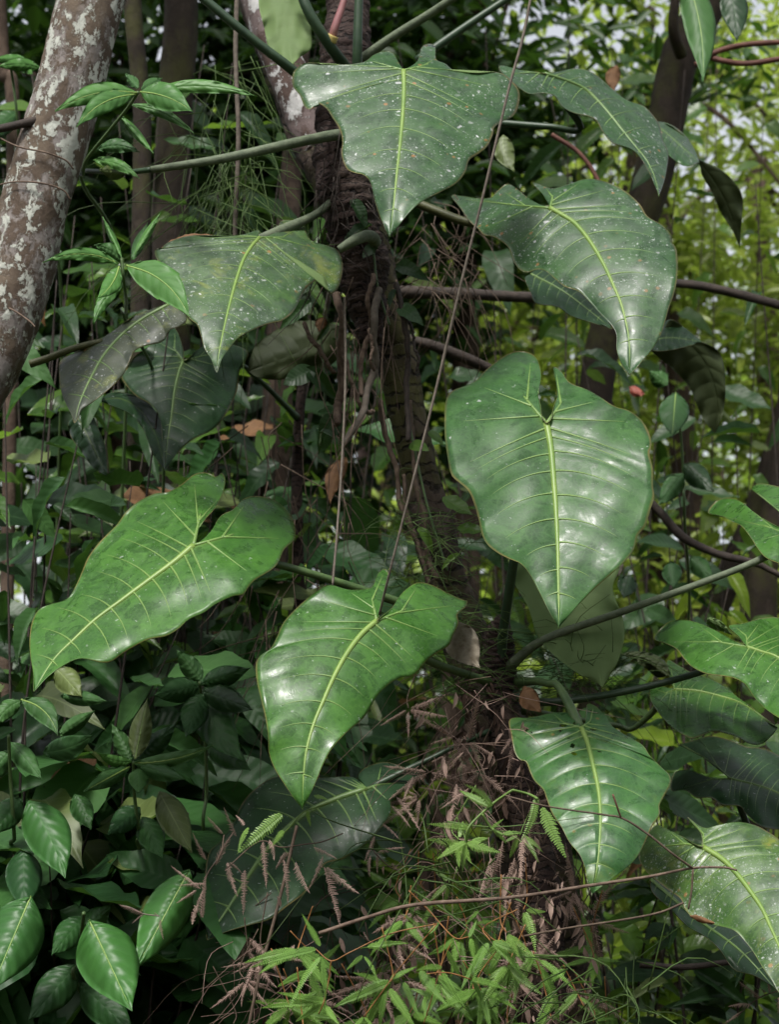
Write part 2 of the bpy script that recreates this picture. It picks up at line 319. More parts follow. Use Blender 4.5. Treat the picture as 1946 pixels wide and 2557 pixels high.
def tube_geo(path, rad, seg=8, rough=0.0, ring=None, seed=0):
    path = np.asarray(path, float); n = len(path)
    rad = np.asarray(rad, float) if np.ndim(rad) else np.full(n, float(rad))
    if len(rad) != n: rad = np.interp(np.linspace(0, 1, n), np.linspace(0, 1, len(rad)), rad)
    tan = np.gradient(path, axis=0); tan /= np.linalg.norm(tan, axis=1)[:, None] + 1e-12
    ref = np.array([0.13, 1.0, 0.21]); ref /= np.linalg.norm(ref)
    a = np.cross(tan, ref); bad = np.linalg.norm(a, axis=1) < 0.1
    a[bad] = np.cross(tan[bad], np.array([1.0, 0, 0])); a /= np.linalg.norm(a, axis=1)[:, None]
    b = np.cross(tan, a)
    th = np.linspace(0, 2 * math.pi, seg, endpoint=False)
    r = rad[:, None] * np.ones((1, seg))
    if rough:
        rg = np.random.default_rng(seed)
        z = np.linspace(0, n / 7.0, n)[:, None]; acc = np.zeros((n, seg))
        for k, amp in ((1, 1.0), (2, 0.8), (3, 0.6), (5, 0.45), (8, 0.3)):
            acc += amp * np.sin(k * th[None, :] + rg.uniform(0, 6.3) + rg.uniform(-1, 1) * z * k * 0.7) * np.sin(z * k * rg.uniform(0.4, 0.9) + rg.uniform(0, 6.3))
        acc += 0.35 * rg.normal(size=(n, seg)); r = r * (1 + rough * acc)
    if ring is not None: r = r * ring[:, None]
    v = path[:, None, :] + r[..., None] * (np.cos(th)[None, :, None] * a[:, None, :] + np.sin(th)[None, :, None] * b[:, None, :])
    v = v.reshape(-1, 3); f = []
    for i in range(n - 1):
        for j in range(seg):
            k = (j + 1) % seg
            f.append((i * seg + j, i * seg + k, (i + 1) * seg + k, (i + 1) * seg + j))
    f.append(tuple(range(seg - 1, -1, -1))); f.append(tuple((n - 1) * seg + j for j in range(seg)))
    return v, f
def join_geo(parts):
    V, F, o = [], [], 0
    for v, f in parts:
        V.append(np.asarray(v, float)); F += [tuple(i + o for i in ff) for ff in f]; o += len(v)
    return np.vstack(V), F
def pxpath(win, pts, y, n=24):
    """pixel polyline (u, v) or (u, v, y) to a smooth world polyline"""
    uv = W(win, [(p[0], p[1]) for p in pts]); ys = [p[2] if len(p) > 2 else y for p in pts]
    return catmull([P(a, b, c) for (a, b), c in zip(uv, ys)], n)
def tube(name, path, rad, mat, parent=None, seg=8, **kw):
    v, f = tube_geo(path, rad, seg, **kw); return put(name, v, f, mat, parent, origin=path[0])
def resample(pts, n):
    p = np.asarray(pts, float); d = np.concatenate([[0], np.cumsum(np.linalg.norm(np.diff(p, axis=0), axis=1))])
    s = np.linspace(0, d[-1], n); return np.stack([np.interp(s, d, p[:, 0]), np.interp(s, d, p[:, 1])], 1)

VEIN_T = (0.0, 0.012, 0.05, 0.13, 0.23, 0.34, 0.46, 0.58, 0.70, 0.82)
def leaf_geo(J, mid, left, right, y, slope=-0.2, roll=0.0, cup=0.04, fold=0.0, curl=0.0, back=0.15, ripple=0.006, quilt=0.0022,
             ns=110, nu=16, thick=0.0012, seed=0, veins=VEIN_T, lobes=True, lump=0.0035, holes=()):
    """a blade from its traced outline: pixel shape, depth from a tilted, arched, folded surface.
    slope: tip minus base depth (m); roll: across; cup: edges back; curl: tip bends; back: basal lobes bend back"""
    rg = np.random.default_rng(seed)
    J = np.array(J, float); mid = catmull([tuple(p) for p in mid], 40); tip = mid[-1]
    ax = tip - J; L = np.linalg.norm(ax); ax = ax / L; nr = np.array([-ax[1], ax[0]])
    sides = {}
    Wm = max(abs(((np.asarray(o, float) - J) @ nr)).max() for o in (left, right))
    mid_d = np.concatenate([[0], np.cumsum(np.linalg.norm(np.diff(mid, axis=0), axis=1))]); mid_d /= mid_d[-1]
    ph = rg.uniform(0, 6.3, 6); ribs = []
    def depth(pp):
        s = ((pp - J) @ ax) / L; q = ((pp - J) @ nr) / Wm
        # lateral distance from the (curved) midrib
        qm = np.interp(np.clip(s, 0, 1), np.linspace(0, 1, 40), ((mid - J) @ nr) / Wm)
        ql = q - np.where(s < 0, 0, qm)
        d = y + slope * s + roll * q + cup * ql ** 2 + fold * np.sqrt(ql ** 2 + 0.003) + curl * np.clip(s, 0, None) ** 3
        d = d + back * np.clip(-s, 0, None) ** 2 * 4
        d = d + lump * (np.sin(s * 7.1 + q * 3.3 + ph[3]) * np.sin(q * 5.7 - s * 4.1 + ph[4]) + 0.5 * np.sin(s * 15 - q * 9 + ph[5])) * np.clip(np.abs(ql) * 3, 0, 1)
        return d
    def fine(s, u, t):
        rp = ripple * u ** 3 * (np.sin(s * 23 + ph[0]) + 0.7 * np.sin(s * 41 + ph[1]) + 0.5 * np.sin(s * 11 + ph[2]))
        return rp
    out = []
    for key, o in (('l', left), ('r', right)):
        o = np.vstack([J, np.asarray(o, float)])
        oc = catmull([tuple(p) for p in o], len(o) * 8); O = resample(oc, ns)
        a = (O - J) @ ax / L; q = np.abs((O - J) @ nr) / L
        t = np.clip(a - 0.42 * q, 0, 1); t = np.maximum.accumulate(t)
        t[-1] = 1.0; k = np.ones(7) / 7; t = np.convolve(np.pad(t, 3, mode='edge'), k, 'valid'); t[-1] = 1.0
        mx = np.stack([np.interp(t, mid_d, mid[:, 0]), np.interp(t, mid_d, mid[:, 1])], 1)
        u = np.linspace(0, 1, nu) ** 1.0
        if lobes:           # basal lobes spread from a posterior rib that runs back from the stalk
            ia = int(np.argmin(a)); i1 = max(ia + 2, int(np.argmax(t > 0.004)))
            if a[ia] < -0.04 and ia > 2:
                k_ = np.zeros(ns); k_[:ia + 1] = np.linspace(0, 1, ia + 1) ** 0.8; k_[ia:i1 + 1] = np.linspace(1, 0, i1 + 1 - ia)
                cen = O[: i1].mean(0)
                tgt = J + 0.5 * (0.55 * (O[ia] - J) + 0.45 * 1.4 * (cen - J))
                mx = mx + (k_ * 0.9)[:, None] * (tgt - J)[None, :]; ribs.append(J + (tgt - J) * 0.9)
        G = mx[:, None, :] * (1 - u)[None, :, None] + O[:, None, :] * u[None, :, None]
        ln = np.linalg.norm(O - mx, axis=1)
        bow = -0.10 * ln * np.clip(t * 6, 0, 1) * np.clip((1 - t) * 4, 0, 1)
        G += (4 * u * (1 - u))[None, :, None] * bow[:, None, None] * ax[None, None, :]
        s = np.linspace(0, 1, ns)
        # vein rows: first lobe veins by outline position, then by t
        first = np.argmax(t > 0.012) / (ns - 1.0)
        vs = ([first * f for f in (0.30, 0.58, 0.80)] if lobes else []) + [s[np.argmax(t >= tv)] for tv in veins if tv > 0.012 or lobes]
        vs = sorted(set(round(float(x), 4) for x in vs if 0.02 < x < 0.97))
        D = depth(G)
        vb = np.array([0] + vs + [1.0]); idx = np.clip(np.searchsorted(vb, s, 'right') - 1, 0, len(vb) - 2)
        phs = (s - vb[idx]) / (vb[idx + 1] - vb[idx] + 1e-9)
        bul = np.abs(np.sin(np.pi * phs)) ** 0.7
        D = D - quilt * bul[:, None] * (np.clip(u * 6, 0, 1) * (1 - 0.6 * u))[None, :] + fine(s[:, None], u[None, :], t[:, None])
        pts3 = Parr(G, D)
        out.append((key, G, D, pts3, s, u, vs, t))
    V, F, UVs, MI = [], [], [], []; top = []
    base = 0
    for key, G, D, p3, s, u, vs, t in out:
        ns_, nu_ = p3.shape[:2]
        # normals facing the camera side
        du = np.gradient(p3, axis=1); dv = np.gradient(p3, axis=0); nn = np.cross(du, dv); ln = np.linalg.norm(nn, axis=2, keepdims=True); nn = nn / (ln + 1e-12)
        sgn = np.sign(np.einsum('ijk,ijk->ij', nn, CAM - p3))[..., None]; maj = 1.0 if sgn.mean() >= 0 else -1.0
        nn = nn * maj
        topv = p3.reshape(-1, 3); bot = (p3 - nn * thick).reshape(-1, 3)
        V += [topv, bot]
        uvt = np.stack([np.broadcast_to(u[None, :], (ns_, nu_)), np.broadcast_to(s[:, None], (ns_, nu_))], 2).reshape(-1, 2)
        UVs += [uvt, uvt]; nb = ns_ * nu_
        for i in range(ns_ - 1):
            for j in range(nu_ - 1):
                q4 = (base + i * nu_ + j, base + i * nu_ + j + 1, base + (i + 1) * nu_ + j + 1, base + (i + 1) * nu_ + j)
                if maj < 0: q4 = q4[::-1]
                if len(holes):
                    gc = (G[i, j] + G[i + 1, j + 1]) / 2
                    if any(((gc[0] - h[0]) / h[2]) ** 2 + ((gc[1] - h[1]) / h[3]) ** 2 < 1 for h in holes): continue
                F.append(q4); MI.append(0); F.append(tuple(x + nb for x in q4[::-1])); MI.append(1)
            j = nu_ - 1; e = (base + i * nu_ + j, base + (i + 1) * nu_ + j, base + (i + 1) * nu_ + j + nb, base + i * nu_ + j + nb)
            F.append(e); MI.append(0)
        base += 2 * nb
    return dict(V=np.vstack(V), F=F, UV=np.vstack(UVs), MI=MI, out=out, J3=Parr(J[None], depth(J[None]))[0], mid3=Parr(mid, depth(mid)), L=L * mpp(y), ribs=[Parr(np.linspace(J, e, 10), depth(np.linspace(J, e, 10))) for e in ribs])
def traced_leaf(parent, win, J, mid, left, right, y, mat='phil_fresh', under='under', vein='vein', vr=1.0, label=None, petiole=None,
                pmat='petiole', prad=0.006, name='leaf', with_veins=True, **kw):
    J = W(win, [J])[0]; mid = [J] + W(win, mid[1:]); left = W(win, left); right = W(win, right)
    g = leaf_geo(J, mid, left, right, y, **kw)
    o = put(name, g['V'], g['F'], [M[mat], M[under]], parent, origin=g['J3'], matidx=g['MI'], uvs=g['UV'])
    if label: o['label'] = label
    if with_veins:
        n = len(g['mid3']); rr = (0.0010 + 0.0062 * (1 - np.linspace(0, 1, n)) ** 0.75) * vr * min(1.0, g['L'] / 0.45)
        v, f = tube_geo(g['mid3'] + np.array([0, 0.0012, 0]), rr, 8); put('midrib', v, f, M[vein], o, origin=g['J3'])
        parts = [tube_geo(rb + np.array([0, 0.0006, 0]), np.linspace(0.0042, 0.0024, 10) * vr * min(1.0, g['L'] / 0.45), 6) for rb in g['ribs']]
        for key, G, D, p3, s, u, vs, t in g['out']:
            for k, sv in enumerate(vs):
                i = sv * (len(s) - 1); i0 = int(i); fr = i - i0; i1 = min(i0 + 1, len(s) - 1)
                line = p3[i0] * (1 - fr) + p3[i1] * fr; m_ = int(len(u) * 0.84)
                line = catmull(line[:m_], m_ * 2)
                parts.append(tube_geo(line + np.array([0, 0.0004, 0]), np.linspace(0.0027, 0.0004, len(line)) * vr * min(1.0, g['L'] / 0.45) * (1.25 if t[i0] < 0.05 else 1.0), 5))
        v, f = join_geo(parts); put('venation', v, f, M['vein_lat' if vein == 'vein' else 'vein_dim'], o, origin=g['J3'])['kind'] = 'stuff'
    if petiole is not None:
        pw, pp, py = petiole
        path = pxpath(pw, pp, py, 20)[:-1] if pp else None
        pts = [tuple(p) for p in path[::4]] + [tuple(g['J3'] + np.array([0, 0.012, 0]))]
        path = catmull(pts, 26); tube('petiole', path, np.array([1.7, 1.3, 1.12, 1.04, 1.0, 0.96, 0.92, 0.90, 0.95, 1.2, 1.1]) * prad, M[pmat], o, 12, rough=0.02, seed=int(prad * 1e5))
    return o

# ------------------------------------------------------------------ the setting: ground
def gz(x, y):
    """height of the bank beside the path"""
    s = np.clip((np.asarray(y, float) - 1.6) / 1.8, 0, 1); s = s * s * (3 - 2 * s)
    return 0.95 * s + 0.06 * np.sin(np.asarray(x, float) * 1.7 + np.asarray(y, float)) * s
gx = np.concatenate([np.linspace(-400, -12, 12), np.linspace(-10, 10, 60), np.linspace(12, 400, 12)])
gy = np.concatenate([np.linspace(-400, -6, 12), np.linspace(-5, 25, 90), np.linspace(27, 600, 14)])
GX, GY = np.meshgrid(gx, gy); GZ = gz(GX, GY) + RNG.normal(size=GX.shape) * 0.015
gv = np.stack([GX, GY, GZ], 2).reshape(-1, 3); nx = len(gx)
gf = [(i * nx + j, i * nx + j + 1, (i + 1) * nx + j + 1, (i + 1) * nx + j) for i in range(len(gy) - 1) for j in range(nx - 1)]
gr = put('ground', gv, gf, M['ground'], origin=(0, 0, 0)); gr['kind'] = 'structure'


# ------------------------------------------------------------------ leaf masses and trees
def leaf_cloud(name, pos, axis, nrm, size, mat, parent=None, wid=0.36, foldz=0.10, kind='stuff', label=None):
    """many small folded leaves in one mesh: six corners and two faces each"""
    n = len(pos); axis = axis / (np.linalg.norm(axis, axis=1)[:, None] + 1e-9)
    lat = np.cross(axis, nrm); lat /= np.linalg.norm(lat, axis=1)[:, None] + 1e-9; nn = np.cross(lat, axis)
    sz = size[:, None]; wd = wid * (0.8 + 0.4 * RNG.random((n, 1)))
    def pt(a, l, h): return pos + sz * (axis * a + lat * l * wd + nn * h)
    dr = -0.12
    v = np.stack([pt(0, 0, 0), pt(0.30, 0.46, foldz), pt(0.66, 0.42, foldz + dr * 0.4), pt(1.0, 0, dr), pt(0.66, -0.42, foldz + dr * 0.4), pt(0.30, -0.46, foldz)], 1)
    origin = pos.mean(0) if parent is None else np.array(wloc(parent)) 
    me = bpy.data.meshes.new(name); me.vertices.add(n * 6); me.vertices.foreach_set('co', (v - origin).reshape(-1).astype(np.float32))
    b = (np.arange(n) * 6)[:, None]; idx = np.concatenate([b + np.array([[0, 1, 2, 3]]), b + np.array([[0, 3, 4, 5]])], 1).reshape(-1)
    me.loops.add(n * 8); me.loops.foreach_set('vertex_index', idx.astype(np.int32))
    me.polygons.add(n * 2); me.polygons.foreach_set('loop_start', (np.arange(n * 2) * 4).astype(np.int32))
    me.update(calc_edges=True); me.materials.append(mat)
    o = bpy.data.objects.new(name, me); COL.objects.link(o)
    if parent: o.parent = parent; o.location = Vector(origin) - wloc(parent)
    else: o.location = origin
    if kind: o['kind'] = kind
    if label: o['label'] = label
    return o
def cloud_points(center, radii, clumps, per, cr, hollow=0.25):
    c = RNG.normal(size=(clumps, 3)); c /= np.linalg.norm(c, axis=1)[:, None]; c *= (hollow + (1 - hollow) * RNG.random((clumps, 1)) ** 0.6)
    c = np.asarray(center) + c * np.asarray(radii)
    p = np.repeat(c, per, 0) + RNG.normal(size=(clumps * per, 3)) * cr * (0.6 + 0.8 * np.repeat(RNG.random((clumps, 1)), per, 0)) * np.array([1, 1, 0.7])
    return p, c
def leaf_dirs(n, droop=1.1, face=0.75):
    az = RNG.uniform(0, 2 * math.pi, n); a = np.stack([np.cos(az), np.sin(az), -droop * RNG.random(n) + 0.15], 1)
    nr = np.stack([RNG.normal(0, 0.35, n), RNG.normal(0, 0.35, n) - face, np.ones(n)], 1)
    return a, nr
def tree(name, label, path, rad, bark, crowns, leafmat, size=0.07, group=None, seg=18, rough=0.03, clumps=40, per=60, cr=0.28, limbs=True, n=60, ringed=False, branches=()):
    base = path[0]
    o = empty(name, base, label, 'tree', group)
    pth = catmull(path, n)
    v, f = tube_geo(pth, rad, seg, rough=rough, seed=int(abs(base[0]) * 1000) + 3)
    put('trunk', v, f, M[bark], o, origin=base)
    for bp, br in branches:
        v, f = tube_geo(bp, br, 8, rough=0.04, seed=5); put('branch', v, f, M[bark], o, origin=bp[0])
    pts = []
    for c, r, k in crowns:
        p, cc = cloud_points(c, r, int(clumps * k), per, cr); pts.append(p)
        if limbs:
            top = pth[-1] if np.linalg.norm(pth[-1] - np.asarray(c)) < np.linalg.norm(pth[n // 2] - np.asarray(c)) else pth[int(n * 0.75)]
            for q in cc[:: max(1, len(cc) // 6)]:
                m_ = (top + q) / 2 + RNG.normal(size=3) * 0.12 + np.array([0, 0, 0.1])
                v, f = tube_geo(catmull([top, m_, q], 12), np.linspace(max(0.02, np.min(rad) * 0.45), 0.006, 12), 7)
                put('limb', v, f, M[bark], o, origin=top)
    if pts:
        pp = np.vstack(pts); a, nr = leaf_dirs(len(pp))
        leaf_cloud('crown', pp, a, nr, size * (0.7 + 0.6 * RNG.random(len(pp))), M[leafmat], o)
    return o
def gp(u, y):      # where a trunk seen at pixel column u stands on the ground
    x = P(u, 1100, y)[0]; return np.array([x, y, float(gz(x, y)) - 0.05])

# the leaning lichen-covered trunk on the left
yl = 4.0; k_ = mpp(yl)
pl = [P(-290, 1500, yl + .05), P(-190, 1200, yl + .03), P(-85, 900, yl), P(-12, 735, yl), P(36, 600, yl), P(73, 450, yl), P(133, 250, yl), P(195, 0, yl), P(265, -260, yl + .05), P(345, -620, yl + .3), P(420, -1100, yl + 0.7)]
pl = [np.array([pl[0][0] - 0.10, yl + .1, float(gz(pl[0][0], yl)) - 0.05])] + pl
lt = tree('lichen_tree', 'leaning tree trunk with pale bark, brown patches and white lichen at left edge', pl, np.array([88, 84, 80, 78, 76, 76, 76, 75, 74, 70, 66, 50]) * k_,
          'bark_lichen', [((-0.3, 5.2, 5.4), (1.3, 0.9, 0.7), 1.0)], 'far_dark', 0.12, seg=56, rough=0.034, clumps=26, per=45, n=140)  # crown is out of frame, added overhead to shade the background
b_ = pxpath('V', [(-60, 290, 3.95), (30, 272, 3.94), (75, 262, 3.95), (112, 258, 4.0)], 4, 16)
v_, f_ = tube_geo(b_, np.linspace(0.008, 0.012, 16), 8, rough=0.1, seed=2); put('branch', v_, f_, M['stem_dark'], lt, origin=b_[-1])
for i, (pts, lab) in enumerate(((((-15, 290), (38, 316), (95, 328), (140, 345), (158, 365)), 'thin brown tendril crossing the lichen trunk high up'),
                               (((-15, 402), (30, 392), (90, 395), (135, 410), (152, 432)), 'thin brown tendril crossing the lichen trunk below the upper one'),
                               (((-30, 650), (20, 665), (60, 690), (75, 705)), 'lowest thin tendril wrapped on the lichen trunk'))):
    c_ = pxpath('V', [(a, b, 3.918 + 0.05 * ((a - 75) / 80.0) ** 2 * 0.6) for a, b in pts], 3.92, 22)
    tag(tube('tendril', c_, 0.0018, M['root'], None, 6), lab, 'vine', 'tendrils on the lichen trunk')

# the host tree in the middle, leaning, with shaggy bark, and the climber's ringed stem in front
yh = 4.3; k_ = mpp(yh)
hp = [(1225, 2450, 4.2), (1205, 2210, 4.22), (1165, 1900, 4.25), (1110, 1650, 4.28), (1040, 1450, 4.3), (975, 1300, 4.32), (935, 1150, 4.3), (900, 1000, 4.3), (868, 850, 4.3),
      (845, 730, 4.3), (810, 600, 4.32), (760, 450, 4.34), (690, 320, 4.38), (635, 200, 4.42), (585, 80, 4.45), (535, -60, 4.5), (470, -260, 4.55), (400, -600, 4.7), (330, -1050, 5.0)]
hpath = [gp(1240, 4.2)] + [P(*q) for q in hp]
host = tree('host_tree', 'dark crooked tree trunk that carries the climbing plants in the middle', hpath,
            np.array([90, 86, 80, 72, 62, 52, 45, 42, 40, 42, 45, 50, 58, 56, 50, 48, 46, 44, 40, 30]) * k_, 'bark_host',
            [((-0.9, 5.6, 6.0), (1.8, 1.1, 0.8), 1.0)], 'far_dark', 0.10, seg=44, rough=0.10, clumps=40, per=60, n=190)  # unseen crown above the frame, put there to darken what stands behind
# pale-bark upper piece with lichen sits as a plate of lighter bark on the host
pb = catmull([P(690, 330, 4.352), P(640, 215, 4.39), (P(590, 85, 4.42)), P(540, -50, 4.47)], 60)
v_, f_ = tube_geo(pb, np.array([40, 46, 46, 44]) * k_, 28, rough=0.05, seed=9); put('pale_bark', v_, f_, M['bark_pale'], host, origin=pb[0])
# background trunks
tree('mossy_tree', 'dark brown mossy trunk behind the pale green sapling at upper left', [gp(372, 5.6), P(368, 900, 5.6), P(365, 520, 5.6), P(375, 250, 5.6), P(392, 0, 5.6), P(400, -700, 5.7)],
     np.array([46, 42, 40, 39, 38, 30]) * mpp(5.6), 'bark_moss', [((-1.5, 6.6, 6.4), (1.5, 1.0, 0.8), 1.0)], 'far_dark', 0.11, clumps=36, per=50, rough=0.05, seg=24, n=90)  # its crown lies above the view, added as shading canopy
tree('slim_tree', 'slim brown trunk just right of the lichen trunk at the top', [gp(300, 5.2), P(304, 500, 5.2), P(300, 180, 5.2), P(285, 0, 5.2), P(270, -500, 5.3)],
     np.array([22, 21, 20, 20, 16]) * mpp(5.2), 'bark_moss', [], 'far_dark', rough=0.04)
tree('red_brown_sapling_trunk', 'thin reddish trunk in the top left corner', [gp(40, 5.4), P(28, 400, 5.4), P(8, 150, 5.4), P(-2, 0, 5.4), P(-20, -400, 5.4)],
     np.array([15, 15, 15, 15, 12]) * mpp(5.4), 'bark_brown', [], 'far_dark', rough=0.04)
rm = [gp(1240, 6.2), P(1262, 1300, 6.2), P(1275, 1000, 6.2), P(1292, 800, 6.2), P(1335, 620, 6.2), P(1395, 430, 6.2), P(1432, 280, 6.2), P(1470, 120, 6.2), P(1530, 0, 6.2), P(1600, -250, 6.2), P(1700, -700, 6.4)]
tree('mossy_leaning_tree', 'mossy leaning trunk with vines behind the big leaves at upper right', rm, np.array([38, 36, 36, 38, 40, 42, 44, 44, 42, 38, 30]) * mpp(6.2), 'bark_moss',
     [((3.2, 6.8, 6.6), (1.0, 0.9, 0.6), 0.6)], 'far_dark', 0.10, clumps=36, per=50, rough=0.05, seg=24, n=90,  # unseen overhead crown, added to cut sky light behind
     branches=[(catmull([P(1470, 120, 6.1), P(1452, 60, 6.02), P(1462, -40, 6.0)], 14), np.linspace(0.02, 0.014, 14))])
tree('striped_brown_tree', 'pale brown trunk behind the hanging roots left of centre', [gp(575, 6.0), P(585, 1150, 6.0), P(592, 980, 6.0), P(600, 820, 6.0), P(612, 600, 6.1), P(650, 100, 6.4)],
     np.array([36, 35, 34, 33, 28, 20]) * mpp(6), 'bark_brown', [], 'far_dark', rough=0.05)
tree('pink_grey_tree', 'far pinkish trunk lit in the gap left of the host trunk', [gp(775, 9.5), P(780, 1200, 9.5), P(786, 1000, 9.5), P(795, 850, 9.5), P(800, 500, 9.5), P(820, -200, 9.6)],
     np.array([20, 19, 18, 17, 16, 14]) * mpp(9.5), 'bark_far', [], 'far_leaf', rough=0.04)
tree('dark_leaning_tree', 'dark leaning trunk behind the long green stalk at right', [gp(1440, 7.0), P(1485, 1500, 7.0), P(1525, 1360, 7.0), P(1575, 1240, 7.0), P(1640, 1080, 7.0), P(1720, 800, 7.0), P(1850, 200, 7.0)],
     np.array([34, 32, 30, 29, 27, 25, 20]) * mpp(7.0), 'bark_moss', [], 'far_dark', rough=0.05)
tree('dark_edge_tree', 'dark trunk at the right edge above the lower leaves', [gp(1600, 6.5), P(1640, 1330, 6.5), P(1668, 1150, 6.5), P(1700, 900, 6.5), P(1760, 300, 6.5)],
     np.array([36, 34, 32, 28, 24]) * mpp(6.5), 'bark_moss', [], 'far_dark', rough=0.05)

# trees farther back: nearer dark ones, sunlit ones, pale ones at the far edge of the wood
far = [
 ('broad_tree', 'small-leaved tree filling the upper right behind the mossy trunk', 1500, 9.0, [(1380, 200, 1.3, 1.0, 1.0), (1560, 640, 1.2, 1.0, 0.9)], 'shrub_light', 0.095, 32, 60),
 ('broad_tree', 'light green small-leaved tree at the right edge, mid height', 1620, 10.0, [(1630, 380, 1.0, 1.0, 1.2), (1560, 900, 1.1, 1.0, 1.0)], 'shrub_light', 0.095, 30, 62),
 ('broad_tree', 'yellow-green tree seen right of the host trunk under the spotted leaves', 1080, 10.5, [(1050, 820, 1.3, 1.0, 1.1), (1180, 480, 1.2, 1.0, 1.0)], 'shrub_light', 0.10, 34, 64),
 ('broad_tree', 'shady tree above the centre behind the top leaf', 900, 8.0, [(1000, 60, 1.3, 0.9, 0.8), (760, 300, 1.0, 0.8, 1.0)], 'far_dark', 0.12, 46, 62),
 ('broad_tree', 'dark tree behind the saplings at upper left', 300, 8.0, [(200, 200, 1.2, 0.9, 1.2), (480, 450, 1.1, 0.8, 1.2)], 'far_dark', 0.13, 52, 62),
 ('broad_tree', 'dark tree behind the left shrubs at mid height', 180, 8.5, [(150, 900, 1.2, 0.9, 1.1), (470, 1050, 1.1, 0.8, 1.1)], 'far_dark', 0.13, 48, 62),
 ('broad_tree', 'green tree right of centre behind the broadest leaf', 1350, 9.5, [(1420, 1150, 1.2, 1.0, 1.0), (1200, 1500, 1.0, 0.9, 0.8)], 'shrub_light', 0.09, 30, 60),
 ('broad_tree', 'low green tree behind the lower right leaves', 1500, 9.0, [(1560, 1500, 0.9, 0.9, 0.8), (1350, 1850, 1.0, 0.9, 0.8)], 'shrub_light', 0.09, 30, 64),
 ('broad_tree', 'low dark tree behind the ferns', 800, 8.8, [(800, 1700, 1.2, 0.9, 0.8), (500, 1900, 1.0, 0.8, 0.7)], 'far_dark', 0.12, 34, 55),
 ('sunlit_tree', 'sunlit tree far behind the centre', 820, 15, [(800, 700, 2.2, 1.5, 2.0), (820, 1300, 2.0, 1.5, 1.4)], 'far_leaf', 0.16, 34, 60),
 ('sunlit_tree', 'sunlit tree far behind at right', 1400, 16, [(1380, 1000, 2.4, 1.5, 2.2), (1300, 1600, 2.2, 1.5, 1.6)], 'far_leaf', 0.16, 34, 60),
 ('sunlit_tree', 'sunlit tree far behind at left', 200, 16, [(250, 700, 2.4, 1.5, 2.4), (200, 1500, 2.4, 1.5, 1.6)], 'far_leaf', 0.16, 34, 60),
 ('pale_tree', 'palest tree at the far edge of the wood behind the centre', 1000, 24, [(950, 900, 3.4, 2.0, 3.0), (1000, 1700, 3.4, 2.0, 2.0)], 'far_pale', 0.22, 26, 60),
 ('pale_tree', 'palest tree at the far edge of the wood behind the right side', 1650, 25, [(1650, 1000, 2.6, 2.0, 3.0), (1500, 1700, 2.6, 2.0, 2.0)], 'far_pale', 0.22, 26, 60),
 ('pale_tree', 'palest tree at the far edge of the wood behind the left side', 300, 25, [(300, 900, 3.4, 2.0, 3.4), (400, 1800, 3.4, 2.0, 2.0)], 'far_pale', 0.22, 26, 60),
]
for nm, lab, u, y, cr_, lm, sz, cl, per in far:
    top = P(cr_[0][0], cr_[0][1], y); b0 = gp(u, y)
    pth = [b0, (b0 * 0.6 + top * 0.4) + np.array([0.1, 0, 0]), top]
    crowns = [(P(cu, cv, y), np.array([a, b, c]), 1.0) for cu, cv, a, b, c in cr_]
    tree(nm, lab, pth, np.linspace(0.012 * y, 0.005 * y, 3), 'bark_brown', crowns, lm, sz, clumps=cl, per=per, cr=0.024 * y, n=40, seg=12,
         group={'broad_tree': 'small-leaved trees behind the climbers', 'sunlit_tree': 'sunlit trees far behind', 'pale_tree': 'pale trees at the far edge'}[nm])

# unseen wood added behind and beside the viewer: one mass that blocks the low sky
ow = []
for cx, cy, cz, rx, ry, rz_ in ((-7, -7, 3.2, 4, 1.6, 3.4), (0, -9, 3.4, 4.5, 1.8, 3.6), (7, -7, 3.0, 4, 1.6, 3.2), (-9, 0, 3.4, 1.6, 4, 3.4), (9.5, 1, 3.2, 1.6, 4, 3.4), (-8.5, 7, 3.4, 1.6, 3.5, 3.6), (9, 8, 3.4, 1.6, 3.5, 3.4)):
    p_, _ = cloud_points((cx, cy, cz), (rx, ry, rz_), 70, 60, 0.55); ow.append(p_)
ow = np.vstack(ow); a_, n_ = leaf_dirs(len(ow)); tag(leaf_cloud('unseen_wood_blocker', ow, a_, n_, 0.28 * (0.7 + 0.6 * RNG.random(len(ow))), M['far_dark']), 'unseen dark wood added around the view to block low sky light', 'wood', None, 'stuff')

# ------------------------------------------------------------------ the big climbing plants
ups = P(735, 560, 4.2)
upper = empty('climbing_philodendron', P(800, 720, 4.2), 'upper climbing plant with white-spotted heart leaves radiating round the host trunk', 'climbing plant', 'big-leaved climbers')
lower = empty('climbing_philodendron', P(1085, 1480, 4.2), 'lower climbing plant with fresh glossy heart leaves in the middle and right', 'climbing plant', 'big-leaved climbers')
rightp = empty('climbing_philodendron', P(1760, 2150, 4.2), 'climber at the lower right edge with one dark and one yellow-green spotted leaf', 'climbing plant', 'big-leaved climbers')
leftp = empty('climbing_philodendron', P(640, 1010, 4.8), 'shaded climber behind the left saplings with browned and dark leaves', 'climbing plant', 'big-leaved climbers')

